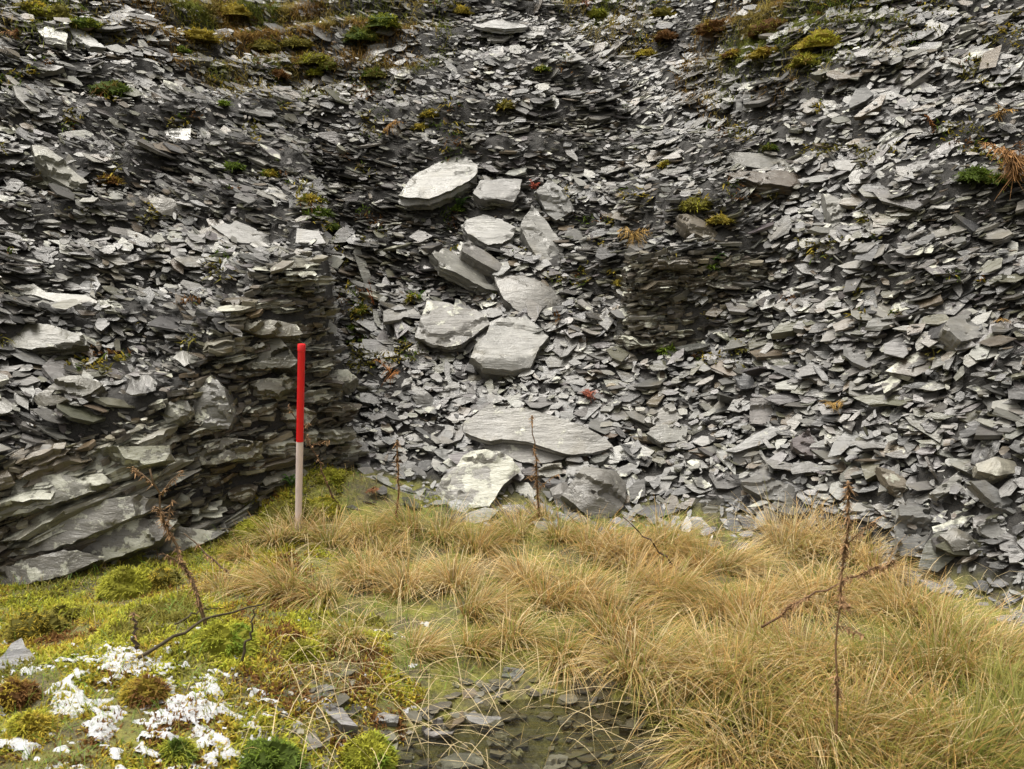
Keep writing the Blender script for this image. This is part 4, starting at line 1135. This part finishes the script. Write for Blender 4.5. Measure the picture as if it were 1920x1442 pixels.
for (u, v, rp, c, c2), p in zip(CUSH, ph_):
    dep = proj(p)[2]
    R = rp / F * dep
    near = v > 850
    me = cushion_mesh(R, r, MC[c], MC[c2], (.8 if v > 1000 else .6) if near else .6, int(np.clip(rp * (34 if near else 17), 200, 1900)), .017 if near else .028)
    o = link('moss_cushion', me, None, (p[0], p[1], p[2] - .01))
    LAND_ = LAND
    if near: LAND = LAND_T
    tag(o, unique_label([f'{c} moss cushion with {c2} tips', f'small {c} moss cushion with {c2} tips' if rp < 22 else f'spreading {c} moss cushion with {c2} tips'], u, v), 'moss', 'moss cushions on the tip')
    LAND = LAND_

def moss_carpet(n, r):
    y = 1.9 + 3.0 * r.random(n); x = -2.5 + 2.3 * r.random(n)
    h = hills(x, y)
    f = fbm(x * 4, y * 4, 131, 3)
    edge = -.35 - .55 * sstep(2.6, 4.2, y) - .15 * f
    ok = (h < .08) & (x < edge) & (f > -.75)
    x, y = x[ok], y[ok]; n = len(x); z = H(x, y)
    f2 = fbm(x * 3, y * 3, 135, 3) + r.normal(0, .12, n)
    c = np.where((f2 < -.25)[:, None], MC['olive'], np.where((f2 < .12)[:, None], MC['yellow-green'], np.where((f2 < .35)[:, None], MC['golden'], MC['reddish brown']))) * r.uniform(.65, 1.35, (n, 1))
    a = r.uniform(0, 2 * math.pi, n); tilt = np.abs(r.normal(0, .6, n))
    D = np.stack([np.cos(a) * np.sin(tilt), np.sin(a) * np.sin(tilt), np.cos(tilt)], -1)
    bump = .02 * fbm(x * 12, y * 12, 137, 2)
    V, lo, st, cc = blades(np.stack([x, y, z + bump - .005], -1), D, r.uniform(.015, .038, n), r.uniform(.1, .9, n), r.uniform(.006, .013, n), c * .55, c, r, 2)
    tag(link('moss', fast_mesh('moss', V, lo, st, M_MOSS, cc)), 'carpet of yellow green moss on the low mound', None, None, 'stuff')
moss_carpet(135000, np.random.default_rng(23))
slope_moss(60000, np.random.default_rng(29))

# ---- thawing snow on the moss
def snow():
    xs = np.arange(-1.95, -.3, .006); ys = np.arange(1.9, 3.35, .006)
    X, Y = np.meshgrid(xs, ys)
    big = np.exp(-(((X + 1.14) / .47) ** 2 + ((Y - 2.33) / .50) ** 2) ** 1.6) * .75 + np.exp(-(((X + 1.45) / .3) ** 2 + ((Y - 2.75) / .22) ** 2)) * .35
    f = big * .85 + .40 * fbm(X * 5, Y * 7, 201, 3) + .95 * fbm(X * 23, Y * 32, 203, 4, .65) - .48
    f = np.maximum(f, .30 * fbm(X * 4, Y * 5, 207, 2) + .34 * fbm(X * 17, Y * 22, 209, 2) - .38 - .6 * sstep(3.05, 3.3, Y) - .5 * sstep(-.85, -.6, X))
    Z = H(X, Y) + .02 * fbm(X * 12, Y * 12, 137, 2) + .010 * fbm(X * 34, Y * 34, 139, 3) + .002 + np.clip(f, -.1, .35) * .02
    ny, nx = X.shape
    keep = f > -.03
    q = np.arange(ny - 1)[:, None] * nx + np.arange(nx - 1)[None, :]
    kf = keep[:-1, :-1] & keep[1:, :-1] & keep[:-1, 1:] & keep[1:, 1:]
    i = q[kf]
    lo = np.stack([i, i + 1, i + nx + 1, i + nx], -1).ravel()
    used, inv = np.unique(lo, return_inverse=True)
    V = np.stack([X, Y, Z], -1).reshape(-1, 3)[used]
    me = fast_mesh('snow', V, inv, np.arange(len(i)) * 4, M_SNOW, smooth=True)
    tag(link('snow', me), 'thin patches of thawing snow on the moss', None, None, 'stuff')
snow()

# ------------------------------------------------------------------ pool and its stones
WATER_Z = -.062
def water():
    xs = np.linspace(-1.2, 1.3, 60); ys = np.linspace(1.2, 3.4, 60)
    X, Y = np.meshgrid(xs, ys)
    V = np.stack([X, Y, np.full_like(X, WATER_Z)], -1).reshape(-1, 3)
    i = np.arange(59)[:, None] * 60 + np.arange(59)[None, :]
    q = np.stack([i, i + 1, i + 61, i + 60], -1).ravel()
    tag(link('water', fast_mesh('water', V, q, np.arange(len(q) // 4) * 4, M_WATER, smooth=True)), kind='structure')
water()
r = np.random.default_rng(404)
n = 1150
x = r.uniform(-.9, .95, n); y = r.uniform(1.9, 3.0, n); z = ground0(x, y)
ok = (z < -.035) | ((x < .05) & (y < 2.95) & (x > -.75) & (fbm(x * 5, y * 5, 301, 2) > -.1)); x, y, z = x[ok], y[ok], z[ok]; n = len(x)
nr = np.stack([r.normal(0, .1, n), r.normal(0, .1, n), np.ones(n)], -1); nr /= np.linalg.norm(nr, axis=1, keepdims=True)
A = np.clip(np.exp(r.normal(np.log(.024), .55, n)), .008, .07)
tt = random_tints(n, r, .15) * np.array([1.0, .96, .80])
tag(link('pool_bed_slates', scatter_slates('pool_bed_slates', np.stack([x, y, z + .001], -1), nr, A, A * r.uniform(.5, .9, n), A * .15, r.uniform(0, 6, n), tt, np.zeros(n), r, 7)), 'small slates lying on the bed of the pool', None, None, 'stuff')
POOL = [([(872,1338),(905,1327),(940,1345),(945,1356),(910,1362),(880,1352)], .03, (.17,.165,.155), 'lozenge slate breaking the surface at the far rim of the pool'),
 ([(790,1362),(822,1344),(852,1362),(848,1376),(800,1378)], .05, (.17,.155,.145), 'pointed brown-grey stone standing clear of the pool beside moss'),
 ([(815,1428),(850,1411),(905,1414),(906,1430),(860,1440),(820,1440)], .03, (.20,.205,.21), 'large blue-grey slate flat in the near edge of the pool'),
 ([(1018,1435),(1035,1410),(1066,1418),(1060,1436),(1030,1446)], .05, (.26,.25,.24), 'pale squarish stone in the near edge of the pool'),
 ([(690,1342),(720,1335),(748,1342),(745,1350),(700,1352)], .025, (.20,.195,.185), 'flat grey slate on the mud at the pool side'),
 ([(600,1318),(640,1322),(655,1345),(672,1362),(640,1358),(610,1335)], .03, (.19,.18,.18), 'purplish slate scrap between snow and pool'),
 ([(912,1380),(940,1368),(960,1384),(945,1394),(918,1394)], .03, (.15,.145,.10), 'olive stone just under the water in mid pool'),
 ([(960,1408),(975,1402),(983,1412),(970,1418)], .03, (.26,.25,.13), 'small yellowish stone under the water'),
 ([(1045,1345),(1068,1335),(1072,1352),(1055,1358)], .025, (.17,.16,.13), 'dull slate under water below the overhanging grass'),
 ([(1160,1360),(1185,1345),(1215,1352),(1200,1366)], .04, (.15,.135,.12), 'dark wet stone at the pool rim below overhanging grass'),
 ([(945,1250),(985,1255),(975,1268),(940,1265)], .02, (.15,.155,.14), 'small wet slate lying in the grass above the pool'),
 ([(20,1200),(40,1195),(66,1235),(60,1280),(20,1290),(-10,1250)], .06, (.20,.2,.205), 'broken grey slates sticking out beside the olive moss near the wall')]
for px, th, tint, lab in POOL:
    add_slab(px, (.05, .12), th, tint, .05, 'pool_stone', lab, None, {'layers': 2}, 'stone', 'stones in and around the pool', lift=th * .6, m=28, rings=4)

# ------------------------------------------------------------------ ranging rod
def tube(path, rad, sides=8):
    path = [Vector(p) for p in path]
    V = []; Fc = []
    for i, p in enumerate(path):
        d = (path[min(i + 1, len(path) - 1)] - path[max(i - 1, 0)]).normalized()
        x = d.orthogonal().normalized(); y = d.cross(x)
        rr = rad[i] if hasattr(rad, '__len__') else rad
        for k in range(sides):
            a = 2 * math.pi * k / sides
            V.append(p + x * math.cos(a) * rr + y * math.sin(a) * rr)
    for i in range(len(path) - 1):
        for k in range(sides):
            Fc.append((i * sides + k, i * sides + (k + 1) % sides, (i + 1) * sides + (k + 1) % sides, (i + 1) * sides + k))
    Fc.append(tuple(range(sides))[::-1]); Fc.append(tuple((len(path) - 1) * sides + k for k in range(sides)))
    return [tuple(v) for v in V], Fc

def rod():
    foot = hit([559], [998])[0]
    dep = proj(foot)[2]
    top = Vector(ray(565.5, 645)) ; t = foot[1] / top.y; top = Vector((0, 0, CAMZ)) + top * t
    mid = Vector(ray(561.5, 828)); mid = Vector((0, 0, CAMZ)) + mid * (foot[1] / mid.y)
    foot = Vector(foot); ax = (top - foot).normalized()
    root = link('ranging_rod', None, None, foot)
    tag(root, 'upright red and white surveying rod standing in grass by the wall', 'ranging rod')
    R = 6.6 / F * dep
    L = (top - foot).length; Lm = (mid - foot).length
    def part(name, prof, mat):
        V, Fc = tube([ax * a for a, _ in prof], [b for _, b in prof], 24)
        me = soup(name, V, Fc, mat, smooth=True); me.set_sharp_from_angle(angle=math.radians(40))
        link(name, me, root)
    part('white_band', [(-.12, R * .9), (Lm - .001, R)], M_WHITE)
    part('red_band', [(Lm + .001, R * 1.0), (L - .035, R * 1.0)], M_RED)
    part('end_cap', [(L - .034, R * 1.10), (L - .004, R * 1.10), (L, R * .95)], M_RED)
rod()

# ------------------------------------------------------------------ dead dock stalks, twigs, bracken
def stalk(name, pts, rad, seeds, tint, r, label, cat, group=None, parts_name='seed_head', twig=0):
    """pts: world points along the stem; seeds: 0..1 density of papery seed clusters along it"""
    pts = np.array(pts, float)
    m = 14; t = np.linspace(0, 1, m)
    d = np.concatenate([[0], np.cumsum(np.linalg.norm(np.diff(pts, axis=0), axis=1))]); d /= d[-1]
    path = np.stack([np.interp(t, d, pts[:, i]) for i in range(3)], -1)
    path[1:-1] += r.normal(0, .004, (m - 2, 3))
    o0 = path[0].copy(); loc = path - o0
    V, Fc = tube(loc, list(np.linspace(rad, rad * .4, m)), 7)
    n = len(V)
    me = soup(name, V, Fc, M_STEM, np.tile(np.array(tint), (n, 1)) * r.uniform(.75, 1.25, (n, 1)), smooth=True)
    o = link(name, me, None, tuple(o0))
    tag(o, label, cat, group)
    if seeds:
        k = int(seeds)
        tq = r.uniform(.12, 1, k); dens = np.repeat(vnoise(tq * 9, tq * 0, int(r.integers(99))), 1)
        tq = tq[dens > .38]; k = len(tq)
        P = np.stack([np.interp(tq, t, loc[:, i]) for i in range(3)], -1)
        D = r.normal(0, 1, (k, 3)); D /= np.linalg.norm(D, axis=1, keepdims=True)
        cc = np.array([.30, .18, .09]) * r.uniform(.5, 1.4, (k, 1))
        Vb, lb, sb, cb = blades(P, D, r.uniform(.008, .026, k), r.uniform(.2, .9, k), r.uniform(.004, .009, k), cc * .7, cc, r, 2)
        tag(link(parts_name, fast_mesh(parts_name, Vb, lb, sb, M_STEM, cb), o), kind='stuff')
    for j in range(twig):
        q = r.uniform(.35, .95); b0 = np.array([np.interp(q, t, loc[:, i]) for i in range(3)])
        dd = np.array([r.normal(0, 1), r.normal(0, .6), r.uniform(.1, .9)]); dd /= np.linalg.norm(dd); L = r.uniform(.06, .16)
        V, Fc = tube([b0, b0 + dd * L * .5 + [0, 0, .01], b0 + dd * L], [rad * .45, rad * .35, rad * .2], 5)
        V = np.array([tuple(q_) for q_ in V]); Fc = list(Fc); cols = np.tile(np.array(tint), (len(V), 1))
        k = int(40 if seeds else 0)
        if k:
            tq = r.random(k)[:, None]; Pq = b0 + dd * L * tq; Dq = r.normal(0, 1, (k, 3)); Dq /= np.linalg.norm(Dq, axis=1, keepdims=True)
            cc = np.array([.30, .18, .09]) * r.uniform(.5, 1.4, (k, 1))
            Vb, lb, sb, cb = blades(Pq, Dq, r.uniform(.008, .024, k), r.uniform(.2, .9, k), r.uniform(.004, .009, k), cc * .7, cc, r, 2)
            lo = [i for f in Fc for i in f]; st = np.cumsum([0] + [len(f) for f in Fc])[:-1]
            me2 = fast_mesh('twig', np.concatenate([V, Vb]), np.concatenate([np.array(lo), lb + len(V)]), np.concatenate([st, sb + len(lo)]), M_STEM, np.concatenate([cols, cb]))
        else: me2 = soup('twig', V, Fc, M_STEM, cols)
        link('twig', me2, o)
    return o

def at_depth(u, v, y):
    d = ray(u, v); t = y / d[1]; p = d * t; return (p[0], p[1], p[2] + CAMZ)
r = np.random.default_rng(55)
gy = hit([1562], [1436])[0]
stalk('dock_stalk', [gy - [0, 0, .05], at_depth(1566, 1300, gy[1]), at_depth(1580, 1080, gy[1] + .02), at_depth(1591, 905, gy[1] + .05)], .0044, 800, (.20, .125, .07), r, 'tall dead dock stalk rising from the grass, the tallest', 'dead plant', twig=3)
b0 = hit([1450], [1240])[0]
stalk('dead_dock', [at_depth(1428, 1176, b0[1] + .03), at_depth(1520, 1115, b0[1] - .03), at_depth(1580, 1092, b0[1] - .05), at_depth(1677, 1051, b0[1] - .08)], .0048, 700, (.14, .085, .05), r, 'broken dead dock stem lying across the tall stalk', 'dead plant')
b0 = hit([1010], [985])[0]
stalk('dock_stalk', [b0 - [0, 0, .03], at_depth(1008, 930, b0[1]), at_depth(1004, 850, b0[1]), at_depth(997, 779, b0[1])], .0055, 420, (.17, .10, .045), r, 'slender dead stalk standing before the great lens shaped slab', 'dead plant', twig=2)
b0 = hit([746], [1000])[0]
stalk('dock_stalk', [b0 - [0, 0, .03], at_depth(745, 920, b0[1]), at_depth(744, 826, b0[1])], .0055, 380, (.19, .10, .045), r, 'reddish dead stalk standing left of the lichen-covered boulder', 'dead plant')
b0 = hit([388], [1178])[0]
stalk('dock_stalk', [b0 - [0, 0, .02], at_depth(370, 1110, b0[1] + .03), at_depth(330, 1030, b0[1] + .08), at_depth(300, 950, b0[1] + .1), at_depth(281, 880, b0[1] + .1)], .0075, 700, (.12, .08, .045), r, 'leaning dead dock with withered brown leaves in front of the wall', 'dead plant', twig=5)
b0 = hit([455], [1105])[0]
stalk('dead_dock', [b0, at_depth(400, 1050, b0[1] + .06), at_depth(345, 1000, b0[1] + .12)], .006, 260, (.10, .07, .045), r, 'thin bent dead stem behind the leaning dock', 'dead plant')
b0 = hit([640], [960])[0]
stalk('dead_dock', [b0, at_depth(612, 905, b0[1]), at_depth(590, 850, b0[1] + .02), at_depth(540, 760, b0[1] + .05)], .005, 120, (.10, .06, .035), r, 'dark dead stem leaning behind the red and white rod', 'dead plant', twig=3)
b0 = hit([1300], [1095])[0]
stalk('twig', [b0, at_depth(1240, 1035, b0[1]), at_depth(1165, 967, b0[1] - .05)], .0055, 0, (.09, .06, .045), r, 'dark leaning twig poking up from straw grass below the ridged boulder', 'twig')
b0 = hit([1290], [1150])[0]
stalk('dead_dock', [b0, at_depth(1230, 1142, b0[1]), at_depth(1160, 1128, b0[1] - .04)], .0045, 200, (.13, .08, .045), r, 'short seedy dock stem lying among the middle tussocks', 'dead plant')
b0 = hit([262], [1255])[0]; b1 = hit([500], [1165])[0]
stalk('twig', [b0 + [0, 0, .04], (b0 + b1) / 2 + [0, -.03, .10], b1 + [0, -.02, .08]], .0065, 0, (.075, .06, .04), r, 'long dark twig lying across the mossy mound', 'twig')
b0 = hit([448], [1245])[0]
stalk('twig', [b0, at_depth(466, 1205, b0[1]), at_depth(481, 1138, b0[1] + .02)], .0055, 0, (.08, .065, .045), r, 'short dark twig stuck upright in the moss', 'twig')
b0 = hit([255], [1225])[0]
stalk('twig', [b0, at_depth(254, 1190, b0[1]), at_depth(250, 1150, b0[1] + .02)], .008, 60, (.08, .06, .045), r, 'stubby dark stump of a stem in the snowy moss', 'twig')
b0 = hit([330], [1180])[0]; b1 = hit([420], [1155])[0]
stalk('twig', [b0 + [0, 0, .02], (b0 + b1) / 2 + [0, 0, .05], b1 + [0, 0, .03]], .004, 0, (.10, .085, .05), r, 'thin pale twig on the moss above the long dark twig', 'twig')

def bracken(u, v, w, h, r, label, c=(.36, .115, .03), fronds=5):
    c = (c[0] * .74, c[1] * 1.1 + .01, c[2] * 1.1)
    p = hit([u], [v])[0]; dep = proj(p)[2]
    W, Hh = w / F * dep, h / F * dep
    root = link('dead_bracken', None, None, tuple(p))
    tag(root, label, 'bracken', 'dead bracken on the tip')
    for k in range(fronds):
        a = r.uniform(-1, 1); 
        end = np.array([a * W * .6 + r.normal(0, .1) * W, -.03 - r.random() * .08, Hh * r.uniform(.1, .8) + .02])
        st0 = np.array([-a * W * .35 * r.random(), .0, .015])
        t = np.linspace(0, 1, 7)[:, None]
        path = st0 + (end - st0) * t + np.array([0, -.05, .06]) * np.sin(t * math.pi) * max(W, .1) * 2
        V, Fc = tube(path, list(np.linspace(.0035, .0014, 7)), 5)
        V = [np.array(q) for q in V]; Fc = list(Fc)
        V = np.array(V)
        cols = np.tile(np.array(c) * r.uniform(.7, 1.2), (len(V), 1))
        m = 34
        q = r.uniform(.15, 1, m)
        P = np.stack([np.interp(q, t[:, 0], path[:, i]) for i in range(3)], -1)
        dirv = (end - st0) / np.linalg.norm(end - st0)
        sidev = np.cross(dirv, [0, -.6, .8]); sidev /= np.linalg.norm(sidev)
        D = sidev * np.where(r.random(m) < .5, 1, -1)[:, None] + dirv * .5 + r.normal(0, .3, (m, 3)); D /= np.linalg.norm(D, axis=1, keepdims=True)
        cc = np.array(c) * r.uniform(.6, 1.4, (m, 1))
        Vb, lb, sb, cb = blades(P, D, r.uniform(.2, .45, m) * max(W, .08) * (1.15 - q), r.uniform(.2, .9, m), np.full(m, .006), cc, cc, r, 3)
        lo = [i for f in Fc for i in f]; st = np.cumsum([0] + [len(f) for f in Fc])[:-1]
        me = fast_mesh('frond', np.concatenate([V, Vb]), np.concatenate([np.array(lo), lb + len(V)]), np.concatenate([st, sb + len(lo)]), M_STEM, np.concatenate([cols, cb]))
        link('frond', me, root)
r = np.random.default_rng(66)
bracken(1188, 455, 75, 28, r, 'orange dead bracken frond fanned out above the small wall remnant', (.40, .16, .05), 6)
bracken(1895, 345, 120, 90, r, 'large rusty bracken tangle beside green moss high on the tip', (.34, .11, .045), 22)
bracken(730, 250, 50, 22, r, 'orange bracken sprig above the large pale slab', (.40, .13, .03), 4)
bracken(1868, 225, 45, 40, r, 'orange bracken sprig above the rusty tangle', (.38, .14, .04), 4)
bracken(1740, 240, 30, 30, r, 'thin red bracken stalk on the upper tip', (.36, .09, .03), 2)
bracken(1000, 358, 24, 22, r, 'red bracken sprig beside the five sided slab', (.38, .05, .035), 5)
bracken(738, 712, 50, 50, r, 'red bare bracken stalk above the smooth grey wedge', (.38, .10, .035), 2)
bracken(1105, 745, 45, 12, r, 'deep red bracken scrap above the great lens shaped slab', (.30, .05, .035), 4)
bracken(700, 575, 20, 80, r, 'thin red bracken stems by the wall corner', (.34, .07, .03), 2)
bracken(1100, 15, 40, 14, r, 'dull red bracken scrap near the top edge of the tip', (.30, .085, .05), 4)
bracken(1868, 610, 45, 25, r, 'single orange bracken stalk by the big jutting slab', (.40, .15, .05), 1)
bracken(35, 78, 45, 14, r, 'orange bracken scrap on the whitened slab', (.36, .12, .05), 4)
bracken(1560, 765, 60, 12, r, 'orange bracken straw lying in the lower scree', (.38, .15, .05), 2)
bracken(700, 925, 30, 12, r, 'rusty bracken scrap by the reddish dead stalk', (.28, .075, .04), 4)

def fern(u, v, w, r, label):
    p = hit([u], [v])[0]; dep = proj(p)[2]; W = w / F * dep
    Vs = []; los = []; sts = []; ccs = []; nv = nl = 0
    for k in range(7):
        a = r.uniform(0, 2 * math.pi); end = np.array([math.cos(a) * W * .6, math.sin(a) * W * .4 - .03, W * r.uniform(.2, .7)])
        t = np.linspace(.1, 1, 16); path = end * t[:, None] + np.array([0, 0, .3 * W]) * np.sin(t * math.pi)[:, None]
        d = end / np.linalg.norm(end); s = np.cross(d, [0, 0, 1.0]); s /= np.linalg.norm(s)
        P = np.repeat(path, 2, 0); D = np.tile(np.array([s, -s]), (16, 1)) + d * .4; D /= np.linalg.norm(D, axis=1, keepdims=True)
        L = np.repeat((1.1 - t) * W * .32, 2)
        cc = np.array([.09, .19, .03]) * r.uniform(.6, 1.4, (32, 1))
        V, lo, st, c_2 = blades(P, D, L, np.full(32, .2), np.full(32, W * .07), cc * .8, cc, r, 2)
        Vs.append(V); los.append(lo + nv); sts.append(st + nl); ccs.append(c_2); nv += len(V); nl += len(lo)
    o = link('fern', fast_mesh('fern', np.concatenate(Vs), np.concatenate(los), np.concatenate(sts), M_MOSS, np.concatenate(ccs)), None, tuple(p))
    tag(o, label, 'fern')
r = np.random.default_rng(88)
fern(548, 912, 34, r, 'small green fern growing behind the red and white rod')
fern(1335, 500, 42, r, 'bright green fern on the small wall remnant')
fern(782, 565, 30, r, 'small green fern in the hollow above the flat lichen-patched slab')
fern(635, 845, 30, r, 'dark green fern at the foot of the wall corner')
fern(862, 395, 34, r, 'green fern in the dark gap under the large pale slab')
